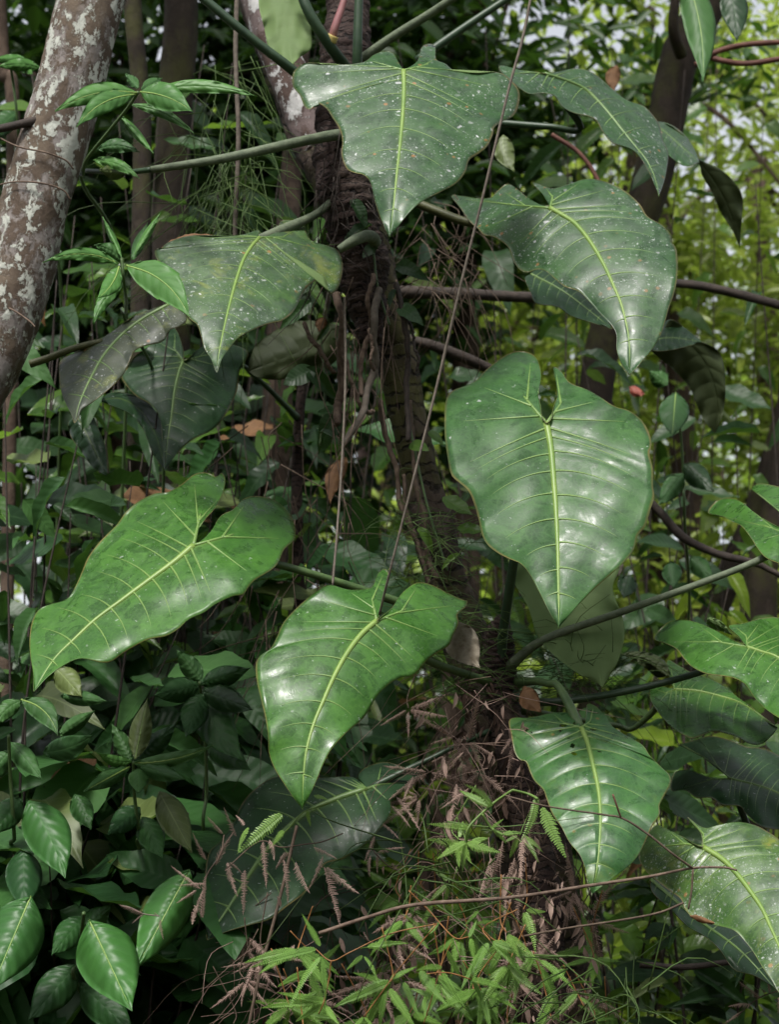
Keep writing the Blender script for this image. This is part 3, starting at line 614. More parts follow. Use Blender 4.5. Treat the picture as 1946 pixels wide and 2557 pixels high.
# leaf 1: the broad spotted leaf at the top
traced_leaf(upper, 'A', (835, 205), [(835, 205), (838, 330), (830, 500), (812, 700), (790, 900), (770, 1100), (740, 1330)],
  [(800, 150), (770, 95), (720, 75), (640, 95), (560, 150), (400, 168), (190, 155), (130, 175), (85, 225), (85, 310), (130, 370), (165, 450), (200, 470), (215, 440), (250, 425), (310, 460), (350, 520), (400, 600), (420, 680), (415, 780), (450, 870), (510, 900), (560, 910), (610, 960), (640, 1080), (680, 1200), (720, 1300), (740, 1330)],
  [(870, 185), (930, 140), (960, 45), (1010, 25), (1050, 45), (1055, 130), (1120, 160), (1180, 205), (1330, 225), (1480, 220), (1560, 270), (1620, 350), (1610, 460), (1570, 520), (1510, 545), (1450, 590), (1440, 640), (1400, 720), (1340, 770), (1280, 810), (1255, 890), (1190, 970), (1080, 1030), (960, 1090), (880, 1160), (800, 1260), (740, 1330)],
  3.92, 'phil_old', slope=-0.30, cup=0.05, back=1.2, curl=0.06, seed=1, label='broad white-spotted leaf at the top', petiole=('V', [(772, 160, 4.1), (800, 140, 4.05), (850, 145, 4.0)], 4.0), pmat='petiole_grey')
# leaf 2: spotted leaf on the right
traced_leaf(upper, 'B', (690, 325), [(690, 325), (760, 365), (860, 430), (960, 550), (1050, 700), (1120, 850), (1180, 1000), (1225, 1220), (1225, 1450)],
  [(600, 290), (520, 240), (440, 175), (395, 160), (330, 210), (280, 255), (150, 255), (20, 235), (80, 320), (150, 420), (200, 460), (240, 505), (300, 515), (370, 555), (420, 610), (445, 690), (490, 745), (540, 760), (600, 738), (660, 750), (720, 800), (790, 855), (880, 885), (950, 950), (1030, 1040), (1100, 1110), (1140, 1180), (1140, 1280), (1170, 1370), (1225, 1450)],
  [(640, 230), (570, 150), (690, 190), (760, 180), (850, 150), (950, 125), (1080, 150), (1200, 210), (1300, 300), (1350, 380), (1450, 440), (1510, 510), (1515, 555), (1545, 600), (1555, 700), (1550, 800), (1530, 900), (1495, 1000), (1470, 1090), (1440, 1180), (1390, 1270), (1320, 1350), (1270, 1410), (1225, 1450)],
  4.08, 'phil_old', slope=-0.34, cup=0.07, back=0.9, curl=0.08, seed=2, label='spotted leaf tilted to the right, orange flecks along its edge', petiole=('V', [(850, 415, 4.3), (905, 440, 4.28), (1020, 482, 4.25), (1110, 480, 4.2)], 4.2), pmat='petiole_olive', prad=0.010)
# leaf 7: worn leaf on the left
traced_leaf(upper, 'G', (895, 165), [(895, 165), (830, 240), (770, 340), (720, 480), (680, 620), (640, 780), (600, 960), (570, 1130), (565, 1210)],
  [(885, 110), (820, 125), (740, 145), (560, 150), (330, 155), (180, 205), (130, 250), (80, 265), (100, 340), (170, 450), (260, 600), (340, 780), (410, 840), (440, 930), (470, 1030), (520, 1110), (565, 1210)],
  [(960, 150), (1030, 115), (1060, 40), (1150, 30), (1230, 60), (1290, 180), (1430, 230), (1510, 270), (1545, 380), (1520, 530), (1460, 600), (1420, 540), (1400, 470), (1330, 500), (1250, 570), (1190, 690), (1140, 760), (1060, 815), (980, 830), (870, 870), (740, 940), (670, 1020), (600, 1110), (565, 1210)],
  3.95, 'phil_worn', slope=-0.32, cup=0.06, back=0.8, curl=0.05, seed=3, label='worn spotted leaf with yellow edges and a browned rim at left', petiole=('V', [(775, 345, 4.22), (755, 378, 4.2), (725, 425, 4.15), (680, 462, 4.1), (630, 488, 4.05)], 4.1), pmat='petiole_grey', prad=0.0095)
# browned rolled rim of that leaf
v_, f_ = tube_geo(pxpath('G', [(135, 248), (230, 205), (340, 178), (460, 165), (570, 152)], 4.06, 24), np.array([0.002, 0.008, 0.010, 0.007, 0.001]), 8, rough=0.2, seed=4)
put('browned_rim', v_, f_, M['dead_leaf'], upper, origin=v_[0])
# leaf 9: narrow-looking leaf at upper right
traced_leaf(upper, 'I', (310, 165), [(310, 165), (450, 210), (560, 260), (640, 330), (720, 420), (800, 520), (880, 620), (960, 720), (1010, 830), (1035, 940)],
  [(250, 150), (150, 140), (80, 120), (20, 110), (30, 150), (110, 220), (150, 255), (210, 290), (290, 285), (370, 300), (420, 370), (490, 410), (580, 430), (640, 460), (680, 530), (740, 600), (860, 640), (930, 710), (980, 800), (1010, 880), (1035, 940)],
  [(400, 150), (500, 130), (590, 145), (660, 190), (740, 260), (830, 330), (940, 370), (1000, 430), (1040, 490), (1060, 580), (1095, 670), (1085, 770), (1065, 860), (1035, 940)],
  4.25, 'phil_old', slope=-0.12, roll=-0.28, cup=0.03, curl=0.05, seed=5, vein='vein_dim', label='leaf turned sideways at the upper right', petiole=('V', [(900, 250, 4.42), (1090, 266, 4.4), (1200, 274, 4.38), (1300, 276, 4.36)], 4.38), pmat='petiole_dark', prad=0.008)
# leaf 10 and 11: folded leaves hanging behind on the right
traced_leaf(upper, 'I', (1000, 480), [(1000, 480), (1150, 600), (1290, 725), (1420, 900), (1500, 1080), (1550, 1270)],
  [(1030, 600), (1090, 680), (1190, 748), (1290, 735), (1310, 810), (1380, 930), (1430, 1050), (1500, 1150), (1550, 1270)],
  [(1100, 490), (1200, 560), (1260, 650), (1295, 715), (1420, 765), (1530, 870), (1570, 970), (1560, 1100), (1550, 1270)],
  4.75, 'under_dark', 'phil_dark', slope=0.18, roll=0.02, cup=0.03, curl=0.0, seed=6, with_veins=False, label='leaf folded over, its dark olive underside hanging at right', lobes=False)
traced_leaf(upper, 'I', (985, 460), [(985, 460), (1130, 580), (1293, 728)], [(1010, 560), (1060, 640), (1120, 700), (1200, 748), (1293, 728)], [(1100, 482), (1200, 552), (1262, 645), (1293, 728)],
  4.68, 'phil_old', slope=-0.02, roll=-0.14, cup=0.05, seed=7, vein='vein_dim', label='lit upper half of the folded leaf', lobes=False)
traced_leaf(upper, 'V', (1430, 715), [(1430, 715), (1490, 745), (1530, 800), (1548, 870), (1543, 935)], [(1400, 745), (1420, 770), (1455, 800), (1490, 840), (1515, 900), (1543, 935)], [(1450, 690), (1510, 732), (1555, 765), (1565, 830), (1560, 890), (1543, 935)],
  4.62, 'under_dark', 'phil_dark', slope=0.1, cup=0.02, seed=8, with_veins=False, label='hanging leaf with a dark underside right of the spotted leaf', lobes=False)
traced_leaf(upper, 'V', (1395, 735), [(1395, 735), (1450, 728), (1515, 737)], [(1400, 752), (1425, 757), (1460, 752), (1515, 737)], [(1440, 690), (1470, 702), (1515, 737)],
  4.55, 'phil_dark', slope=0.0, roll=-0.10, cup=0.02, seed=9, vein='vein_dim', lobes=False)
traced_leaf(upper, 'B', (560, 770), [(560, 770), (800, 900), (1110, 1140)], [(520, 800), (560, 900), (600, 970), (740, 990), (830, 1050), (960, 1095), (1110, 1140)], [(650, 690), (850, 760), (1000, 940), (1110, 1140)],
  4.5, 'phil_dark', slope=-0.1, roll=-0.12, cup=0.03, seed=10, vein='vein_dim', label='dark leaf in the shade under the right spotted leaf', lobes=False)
# pale underside hanging at the top
traced_leaf(upper, 'M', (340, -170), [(340, -170), (360, 80), (400, 390)], [(260, -120), (205, 0), (240, 170), (265, 290), (300, 355), (350, 385), (400, 390)], [(430, -120), (500, 0), (508, 100), (522, 190), (520, 290), (450, 345), (400, 390)],
  4.12, 'under', 'phil_dark', slope=-0.08, cup=0.02, seed=11, with_veins=False, quilt=0.001, label='pale green underside of a leaf hanging at the top', lobes=False)
# shaded underside behind the worn leaf
traced_leaf(leftp, 'V', (735, 700), [(735, 700), (640, 760), (535, 800)], [(640, 692), (560, 735), (540, 770), (535, 800)], [(738, 760), (690, 800), (610, 818), (560, 815), (535, 800)],
  4.6, 'under_dark', 'phil_dark', slope=0.0, cup=0.04, seed=12, with_veins=False, label='dark olive underside in shade below the worn leaf', lobes=False)

# ringed stem of the upper climber, leaf scars as ridges
sp = catmull([P(800, 735, 4.2), P(790, 650, 4.2), P(778, 560, 4.19), P(752, 450, 4.17), P(735, 330, 4.18), P(735, 220, 4.2), P(745, 110, 4.22), P(752, 0, 4.25), P(760, -90, 4.28)], 260)
zz = np.linspace(0, 1, 260); rng_ = 1 + 0.025 * np.sin(zz * 2 * math.pi * 30 + 4 * np.sin(zz * 17)) + 0.05 * np.sin(zz * 2 * math.pi * 9 + 3 * np.sin(zz * 11)) + RNG.normal(size=260) * 0.012
v_, f_ = tube_geo(sp, np.interp(zz, np.linspace(0, 1, 9), [24, 46, 58, 64, 60, 56, 54, 50, 40]) * mpp(4.2), 36, rough=0.06, ring=rng_, seed=12)
put('stem', v_, f_, M['bark_ring'], upper, origin=sp[0])
def petiole(parent, win, pts, y, r, mat, label=None, seg=10, n=26):
    p_ = pxpath(win, pts, y, n); rr = np.asarray(r) if np.ndim(r) else np.array([r * 1.15, r * 0.9])
    o = tube('petiole', p_, rr, M[mat], parent, seg)
    if label: o['label'] = label
    return o
petiole(upper, 'V', [(745, 296, 4.12), (725, 291, 4.10), (640, 307, 4.02), (480, 342, 3.95), (325, 366, 3.95)], 4, [0.0135, 0.012, 0.010, 0.0075], 'petiole_grey', 'stout grey-green stalk pointing left from the stem')
petiole(upper, 'V', [(325, 366, 3.95), (260, 372, 4.0), (185, 368, 4.1)], 4, [0.006, 0.005], 'petiole_dark')
petiole(upper, 'N', [(770, 610, 4.10), (745, 575, 4.06), (690, 570, 4.03), (600, 610, 4.0), (500, 670, 4.0)], 4, [0.014, 0.013, 0.012, 0.008], 'petiole_grey', 'short crooked grey stalk beside the worn leaf')
petiole(upper, 'V', [(730, 240, 4.14), (635, 155, 4.0), (545, 85, 3.95), (425, -15, 3.92), (380, -60, 3.92)], 4, [0.012, 0.0095, 0.009], 'petiole_dark', 'dark stalk rising to the upper left')
petiole(upper, 'V', [(745, 145, 4.14), (705, 90, 4.08), (665, 25, 4.05), (640, -40, 4.05)], 4, [0.013, 0.012, 0.010], 'petiole_dark', 'dark stalk leaving the top of the stem')
petiole(upper, 'V', [(770, 175, 4.12), (771, 90, 4.09), (775, -40, 4.08)], 4, 0.010, 'petiole_dark', 'upright dark stalk at the top')
petiole(upper, 'V', [(775, 130, 4.14), (850, 78, 4.1), (930, 28, 4.05), (1000, -20, 4.0)], 4, 0.0095, 'petiole_grey', 'grey-green stalk rising to the right')
petiole(upper, 'V', [(900, 130, 4.4), (1000, 60, 4.4), (1120, -20, 4.4)], 4, 0.009, 'petiole_dark')
# pink sheath with a yellow foot
ps = catmull([P(716, 84, 4.09), P(722, 60, 4.08), P(736, 20, 4.08), P(748, -20, 4.08)], 16)
put('sheath', *tube_geo(ps, np.array([0.009, 0.009, 0.008, 0.006]), 12), M['pink'], upper, origin=ps[0])
ps = catmull([P(708, 100, 4.09), P(712, 88, 4.085), P(717, 76, 4.08)], 10)
put('sheath_foot', *tube_geo(ps, np.array([0.008, 0.0145, 0.0135]), 12), M['yellow'], upper, origin=ps[0])

# leaf 3: the broadest fresh leaf
traced_leaf(lower, 'C', (800, 610), [(800, 610), (830, 780), (850, 1000), (865, 1200), (878, 1450), (882, 1650), (885, 1850), (885, 2040)],
  [(765, 560), (755, 480), (740, 400), (760, 300), (755, 220), (720, 140), (650, 105), (560, 110), (470, 160), (380, 230), (290, 320), (160, 370), (110, 410), (90, 480), (85, 600), (90, 720), (110, 860), (135, 970), (200, 1030), (260, 1090), (300, 1190), (330, 1300), (350, 1390), (390, 1460), (470, 1520), (540, 1555), (620, 1590), (680, 1660), (740, 1770), (800, 1890), (850, 1980), (885, 2040)],
  [(835, 580), (850, 500), (880, 400), (870, 300), (845, 210), (900, 240), (960, 320), (1080, 370), (1170, 420), (1280, 490), (1380, 520), (1470, 590), (1520, 680), (1535, 760), (1520, 820), (1545, 930), (1545, 1050), (1555, 1120), (1520, 1230), (1490, 1330), (1440, 1390), (1410, 1490), (1350, 1570), (1230, 1680), (1130, 1770), (1040, 1860), (950, 1960), (885, 2040)],
  3.85, 'phil_hero', slope=-0.24, cup=0.02, fold=-0.03, back=0.3, curl=0.04, seed=21, vr=1.15, quilt=0.0028, label='broadest leaf, grey-green with pale veins, facing the viewer', petiole=('V', [(1078, 1440, 4.15), (1085, 1370, 4.12), (1108, 1215, 4.02), (1150, 1000, 3.92)], 4.0), pmat='petiole_dark', prad=0.010)
# leaf 4: fresh leaf pointing to the lower left
traced_leaf(lower, 'D', (1005, 460), [(1005, 460), (900, 550), (750, 660), (600, 770), (450, 880), (330, 990), (210, 1110), (100, 1285)],
  [(1020, 400), (1060, 320), (1130, 240), (1175, 150), (1185, 80), (1165, 45), (1135, 70), (1080, 45), (1010, 55), (940, 110), (860, 155), (780, 165), (690, 210), (620, 270), (570, 340), (480, 430), (410, 520), (375, 600), (340, 680), (290, 760), (200, 790), (130, 820), (90, 890), (75, 990), (80, 1090), (95, 1180), (100, 1285)],
  [(1050, 430), (1110, 370), (1160, 290), (1230, 255), (1290, 195), (1370, 178), (1470, 205), (1540, 265), (1580, 340), (1580, 420), (1520, 480), (1490, 550), (1450, 595), (1360, 650), (1320, 690), (1290, 735), (1230, 745), (1130, 790), (1060, 840), (980, 875), (920, 930), (850, 970), (750, 990), (660, 1035), (590, 1080), (540, 1115), (480, 1120), (370, 1098), (280, 1130), (180, 1200), (100, 1285)],
  3.78, 'phil_fresh', slope=-0.18, roll=0.14, cup=0.04, back=0.35, curl=0.03, seed=22, vr=1.05, label='fresh green leaf pointing to the lower left', petiole=('V', [(985, 1330, 4.2), (880, 1305, 4.1), (740, 1258, 4.02), (600, 1217, 3.96), (500, 1195, 3.90)], 4.0), prad=0.0085)
# leaf 5: fresh leaf in the centre, tip down
traced_leaf(lower, 'E', (955, 478), [(955, 478), (850, 570), (750, 700), (660, 860), (580, 1040), (510, 1210), (460, 1400), (440, 1600), (435, 1795)],
  [(985, 380), (1020, 260), (1035, 150), (1010, 110), (960, 150), (920, 240), (800, 260), (720, 250), (640, 225), (580, 240), (480, 310), (380, 400), (300, 490), (250, 600), (210, 670), (140, 720), (108, 780), (115, 900), (150, 1050), (180, 1180), (195, 1300), (200, 1400), (240, 1510), (310, 1620), (370, 1710), (435, 1795)],
  [(1000, 440), (1060, 390), (1110, 310), (1180, 240), (1250, 208), (1340, 225), (1450, 280), (1560, 330), (1590, 330), (1585, 370), (1520, 430), (1530, 490), (1490, 580), (1460, 650), (1380, 700), (1300, 760), (1240, 840), (1190, 868), (1130, 870), (1040, 920), (960, 1000), (900, 1100), (850, 1170), (740, 1260), (640, 1370), (580, 1480), (530, 1600), (470, 1730), (435, 1795)],
  3.78, 'phil_fresh', slope=-0.26, cup=0.05, back=0.5, curl=0.08, seed=23, label='fresh green leaf in the centre with its tip hanging down', petiole=('V', [(1075, 1478, 4.2), (1030, 1462, 4.1), (925, 1425, 3.95), (850, 1380, 3.86)], 4.0), prad=0.0085)
def HW(win, hs):
    k = WIN[win][2] / 1680.0 * 1680.0 / 1946.0
    return [(*W(win, [(a, b)])[0], c * k, d * k) for a, b, c, d in hs]
HOLES6 = HW('F', [(585, 318, 34, 16), (560, 365, 14, 10), (665, 497, 22, 20), (680, 565, 26, 13), (850, 352, 34, 14), (690, 300, 22, 13), (745, 300, 14, 26), (640, 430, 22, 8), (310, 380, 14, 8), (900, 545, 12, 8)])
# leaf 6: lower right leaf with holes
traced_leaf(lower, 'F', (745, 340), [(745, 340), (800, 480), (850, 680), (890, 860), (910, 1050), (910, 1250), (890, 1500), (860, 1680), (840, 1790)],
  [(715, 270), (660, 215), (560, 205), (460, 215), (300, 250), (120, 265), (130, 400), (160, 550), (200, 615), (260, 640), (300, 740), (340, 810), (410, 880), (440, 960), (490, 1090), (570, 1210), (640, 1340), (730, 1450), (780, 1570), (810, 1700), (840, 1790)],
  [(780, 290), (790, 200), (800, 130), (870, 150), (910, 190), (960, 240), (1010, 320), (1100, 385), (1200, 440), (1290, 500), (1350, 590), (1440, 680), (1520, 760), (1525, 840), (1470, 940), (1430, 1020), (1430, 1100), (1370, 1190), (1320, 1300), (1260, 1430), (1190, 1520), (1080, 1610), (970, 1690), (840, 1790)],
  3.86, 'phil_low', slope=-0.28, cup=0.06, back=0.8, curl=0.08, seed=24, ns=200, nu=50, holes=HOLES6, quilt=0.0045, label='pleated leaf with small holes at the lower right', petiole=('V', [(1120, 1470, 4.15), (1170, 1470, 4.0), (1225, 1490, 3.92)], 4.0), prad=0.008)
# leaf 8: big dark leaf behind the centre one
traced_leaf(lower, 'H', (1260, 320), [(1260, 320), (1050, 390), (850, 480), (680, 610), (540, 760), (420, 930), (300, 1120), (180, 1300), (110, 1410)],
  [(1180, 240), (1050, 230), (800, 240), (600, 230), (440, 330), (350, 440), (300, 560), (200, 700), (120, 780), (90, 960), (85, 1100), (90, 1280), (110, 1410)],
  [(1200, 230), (1260, 160), (1400, 125), (1540, 170), (1610, 260), (1540, 320), (1440, 390), (1440, 480), (1380, 580), (1250, 720), (1100, 820), (960, 860), (880, 980), (800, 1080), (680, 1170), (560, 1260), (420, 1300), (250, 1350), (110, 1410)],
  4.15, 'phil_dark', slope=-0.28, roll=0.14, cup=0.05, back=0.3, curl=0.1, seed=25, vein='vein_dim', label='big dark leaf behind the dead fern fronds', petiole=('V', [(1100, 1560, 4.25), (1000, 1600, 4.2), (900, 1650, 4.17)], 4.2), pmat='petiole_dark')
# leaf 13, 14, 15: leaves at the right edge
traced_leaf(lower, 'J', (1450, 480), [(1450, 480), (1700, 720), (2100, 1150)],
  [(1380, 430), (1291, 390), (1180, 330), (1080, 260), (980, 180), (900, 148), (800, 155), (740, 200), (700, 270), (800, 290), (900, 340), (980, 380), (1060, 480), (1110, 560), (1180, 640), (1291, 690), (1500, 760), (1800, 900), (2100, 1150)],
  [(1400, 300), (1291, 215), (1150, 130), (1060, 65), (1130, 25), (1291, 50), (1500, 110), (1800, 300), (2000, 600), (2100, 1150)],
  4.0, 'phil_fresh', slope=-0.12, cup=0.05, roll=-0.12, seed=26, label='leaf at the right edge, one lobe reaching into view', petiole=('V', [(1095, 1440, 4.15), (1195, 1368, 4.08), (1400, 1300, 4.03), (1600, 1222, 4.0), (1670, 1195, 3.99)], 4.0), pmat='petiole_grey', prad=0.0075)
traced_leaf(lower, 'J', (1030, 1390), [(1030, 1390), (1150, 1430), (1291, 1480), (1500, 1650), (1750, 2200)],
  [(1000, 1380), (900, 1330), (780, 1260), (650, 1200), (520, 1165), (400, 1170), (320, 1220), (250, 1320), (350, 1360), (440, 1410), (500, 1490), (560, 1550), (680, 1610), (820, 1630), (920, 1650), (1010, 1700), (1080, 1800), (1150, 1880), (1291, 1980), (1500, 2080), (1750, 2200)],
  [(950, 1290), (870, 1215), (1000, 1190), (1120, 1155), (1220, 1142), (1291, 1145), (1500, 1200), (1750, 1400), (1900, 1700), (1750, 2200)],
  3.9, 'phil_fresh', slope=-0.2, cup=0.06, back=0.1, roll=-0.12, seed=27, label='glossy leaf at the right edge below the long stalk', petiole=('V', [(1110, 1500, 4.15), (1195, 1514, 4.1), (1350, 1490, 4.06), (1510, 1450, 4.06), (1570, 1420, 4.02)], 4.0), pmat='petiole_dark', prad=0.0072)
traced_leaf(lower, 'J', (700, 1160), [(700, 1160), (790, 1200), (900, 1290)], [(690, 1200), (760, 1240), (830, 1265), (900, 1290)], [(720, 1142), (800, 1168), (860, 1225), (900, 1290)],
  4.0, 'under', 'phil_dark', slope=0.05, cup=0.02, seed=28, with_veins=False, lobes=False, label='small curled lobe showing its underside')
traced_leaf(lower, 'J', (420, 1745), [(420, 1745), (600, 1755), (800, 1800), (960, 1850), (1100, 1930), (1280, 2065)],
  [(300, 1720), (220, 1740), (230, 1850), (330, 1990), (440, 2090), (560, 2150), (620, 2140), (750, 2090), (850, 2110), (950, 2140), (1040, 2190), (1140, 2200), (1230, 2130), (1280, 2065)],
  [(380, 1650), (360, 1500), (450, 1540), (560, 1600), (700, 1650), (840, 1720), (950, 1810), (1060, 1890), (1180, 2010), (1280, 2065)],
  4.2, 'phil_fresh', slope=-0.16, cup=0.03, roll=-0.16, seed=29, label='half-shaded leaf under the glossy one', petiole=('V', [(1120, 1530, 4.25), (1300, 1560, 4.28), (1400, 1570, 4.26)], 4.2))
traced_leaf(lower, 'J', (-40, 1450), [(-40, 1450), (180, 1500), (385, 1620)], [(60, 1490), (180, 1570), (280, 1645), (385, 1620)], [(80, 1425), (250, 1450), (350, 1520), (385, 1620)],
  4.25, 'under_dark', 'phil_dark', slope=0.0, cup=0.04, seed=30, with_veins=False, lobes=False, label='dark rolled lobe above the half-shaded leaf')
# pale underside behind the broadest leaf
traced_leaf(lower, 'V', (1200, 1180), [(1200, 1180), (1270, 1330), (1300, 1480)], [(1120, 1205), (1108, 1250), (1140, 1310), (1165, 1380), (1230, 1440), (1300, 1480)], [(1330, 1210), (1322, 1270), (1347, 1350), (1335, 1420), (1300, 1480)],
  4.15, 'under', 'phil_dark', slope=-0.12, cup=0.0, seed=31, with_veins=False, quilt=0.001, lobes=False, label='pale green underside behind the tip of the broadest leaf')
# lower climber's own stem
sp = catmull([gp(1190, 4.14), P(1175, 2000, 4.14), P(1130, 1750, 4.16), P(1095, 1560, 4.17), P(1080, 1450, 4.17), P(1075, 1380, 4.15), P(1085, 1330, 4.12)], 120)
zz = np.linspace(0, 1, 120); v_, f_ = tube_geo(sp, np.interp(zz, [0, .5, .75, .9, 1], [40, 36, 34, 26, 12]) * mpp(4.15), 22, rough=0.08, ring=1 + 0.05 * np.sin(zz * 190), seed=6)
put('stem', v_, f_, M['bark_ring'], lower, origin=sp[0])

# leaf 16, 17, 18: lower right plant
traced_leaf(rightp, 'K', (735, 510), [(735, 510), (900, 550), (1069, 610), (1300, 760)],
  [(600, 510), (480, 460), (400, 450), (340, 480), (325, 590), (420, 590), (500, 640), (600, 640), (680, 690), (800, 700), (850, 760), (950, 840), (1069, 860), (1200, 850), (1300, 760)],
  [(640, 440), (540, 360), (430, 290), (380, 275), (500, 240), (600, 215), (720, 240), (850, 290), (950, 300), (1069, 350), (1200, 450), (1300, 600), (1300, 760)],
  4.2, 'phil_dark', slope=-0.12, roll=-0.15, cup=0.06, back=0.1, seed=41, vein='vein_dim', label='dark bluish leaf at the right edge', petiole=('V', [(1760, 2150, 4.3), (1700, 1950, 4.3), (1620, 1830, 4.26)], 4.2), pmat='petiole_dark')
traced_leaf(rightp, 'K', (545, 985), [(545, 985), (680, 1070), (780, 1170), (880, 1300), (960, 1420), (1010, 1530), (1069, 1660), (1150, 1850), (1250, 2150)],
  [(480, 960), (380, 900), (280, 850), (220, 830), (170, 880), (140, 950), (100, 1050), (150, 1150), (230, 1220), (320, 1290), (390, 1340), (420, 1410), (480, 1480), (560, 1510), (660, 1530), (760, 1560), (840, 1640), (900, 1720), (960, 1820), (1030, 1920), (1069, 1985), (1150, 2080), (1250, 2150)],
  [(530, 880), (430, 770), (550, 850), (650, 830), (780, 810), (900, 830), (1000, 880), (1069, 930), (1200, 1050), (1300, 1300), (1330, 1700), (1250, 2150)],
  3.88, 'phil_yellow', slope=-0.30, cup=0.06, back=0.2, seed=42, label='yellow-green spotted leaf at the lower right edge', petiole=('V', [(1760, 2150, 4.25), (1690, 2000, 4.2), (1590, 1870, 4.0)], 4.0))
traced_leaf(rightp, 'K', (180, 1210), [(180, 1210), (500, 1480), (800, 1700), (1069, 1990)],
  [(200, 1300), (330, 1420), (440, 1530), (560, 1600), (660, 1690), (760, 1830), (900, 1870), (1000, 1930), (1069, 1990)], [(300, 1230), (600, 1400), (850, 1550), (1000, 1780), (1069, 1990)],
  4.15, 'phil_dark', slope=-0.1, roll=-0.12, cup=0.06, seed=43, vein='vein_dim', lobes=False, label='dark leaf hidden below the yellow-green one')
v_, f_ = tube_geo(pxpath('K', [(455, 1460), (500, 1470), (560, 1495), (630, 1510)], 3.80, 16), np.array([0.001, 0.005, 0.005, 0.001]), 8, rough=0.25, seed=3)
put('rotten_spot', v_, f_, M['dead_leaf'], rightp, origin=v_[0])
sp = catmull([gp(1790, 4.3), P(1770, 2250, 4.3), P(1755, 2100, 4.28), P(1730, 1950, 4.28)], 30)
put('stem', *tube_geo(sp, np.array([0.05, 0.045, 0.03]), 16, rough=0.06, seed=4), M['bark_ring'], rightp, origin=sp[0])

# leaf 19, 20, 21: shaded leaves on the left
traced_leaf(leftp, 'L', (850, 110), [(850, 110), (650, 220), (500, 340), (380, 480), (290, 640), (220, 800), (185, 940)],
  [(760, 140), (640, 170), (530, 240), (420, 320), (250, 420), (90, 500), (75, 600), (90, 720), (120, 800), (160, 880), (185, 940)],
  [(920, 120), (970, 210), (930, 260), (850, 290), (800, 370), (680, 400), (600, 440), (550, 550), (520, 610), (430, 700), (340, 770), (240, 850), (210, 900), (185, 940)],
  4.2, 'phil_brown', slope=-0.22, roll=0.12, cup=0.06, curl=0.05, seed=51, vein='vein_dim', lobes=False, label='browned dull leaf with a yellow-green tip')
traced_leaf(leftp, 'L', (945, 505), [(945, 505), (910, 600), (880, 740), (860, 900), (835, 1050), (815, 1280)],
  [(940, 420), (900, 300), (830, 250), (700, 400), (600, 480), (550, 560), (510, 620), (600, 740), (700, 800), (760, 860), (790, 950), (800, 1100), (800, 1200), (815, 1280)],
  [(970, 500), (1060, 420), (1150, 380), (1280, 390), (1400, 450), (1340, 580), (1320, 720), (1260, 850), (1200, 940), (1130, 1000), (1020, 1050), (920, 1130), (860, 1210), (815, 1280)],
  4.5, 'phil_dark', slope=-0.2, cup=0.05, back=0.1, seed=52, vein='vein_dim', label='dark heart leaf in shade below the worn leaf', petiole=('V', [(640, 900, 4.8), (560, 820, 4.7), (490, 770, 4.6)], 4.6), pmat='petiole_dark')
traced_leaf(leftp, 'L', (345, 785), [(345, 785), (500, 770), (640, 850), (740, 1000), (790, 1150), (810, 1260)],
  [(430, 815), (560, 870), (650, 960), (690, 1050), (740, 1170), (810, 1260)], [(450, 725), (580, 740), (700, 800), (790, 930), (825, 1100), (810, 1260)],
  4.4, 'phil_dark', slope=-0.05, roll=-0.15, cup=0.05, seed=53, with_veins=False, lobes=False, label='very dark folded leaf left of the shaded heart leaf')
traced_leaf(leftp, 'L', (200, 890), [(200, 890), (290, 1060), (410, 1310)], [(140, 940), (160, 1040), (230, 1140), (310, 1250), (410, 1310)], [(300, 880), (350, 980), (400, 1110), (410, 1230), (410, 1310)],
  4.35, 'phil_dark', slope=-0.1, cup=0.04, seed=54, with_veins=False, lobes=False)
petiole(leftp, 'L', [(-130, 530), (0, 488), (180, 420), (380, 370)], 4.18, 0.0075, 'petiole_olive', 'olive stalk reaching in from the left trunk')
sp = catmull([gp(655, 4.9), P(650, 1500, 4.9), P(640, 1100, 4.85), P(650, 850, 4.8), P(690, 700, 4.75)], 60)
put('stem', *tube_geo(sp, np.array([0.014, 0.014, 0.013, 0.01]), 14, rough=0.08, seed=4), M['bark_ring'], leftp, origin=sp[0])

# ------------------------------------------------------------------ shrubs and saplings with leaves one by one
def unit_leaf(name, mat, width=0.4, arch=0.25, fold=0.12, tipk=1.6, nv=12, nu=4, seed=0, wave=0.02):
    """a leaf of length 1 along +Y, face up +Z, folded along its midrib and arched"""
    rg = np.random.default_rng(seed); V, UV, F = [], [], []
    s = np.linspace(0, 1, nv); wv = s ** 0.6 * (1 - s) ** 0.95; wv = width * 0.5 * wv / wv.max(); wv[0] = 0.010; wv[-1] = 0.003
    us = np.linspace(-1, 1, 2 * nu - 1)
    for i in range(nv):
        for u in us:
            x = u * wv[i]; z = -arch * s[i] ** 2 + fold * abs(u) * wv[i] / (width * .5) * 0.5 + wave * abs(u) * math.sin(s[i] * 17 + u + seed)
            V.append((x, s[i] * (1 - 0.12 * arch * s[i]), z)); UV.append((abs(u), s[i]))
    k = len(us)
    for i in range(nv - 1):
        for j in range(k - 1): F.append((i * k + j, i * k + j + 1, (i + 1) * k + j + 1, (i + 1) * k + j))
    return mesh_np(name, V, F, M[mat], uvs=UV)
LEAFBANK = {}
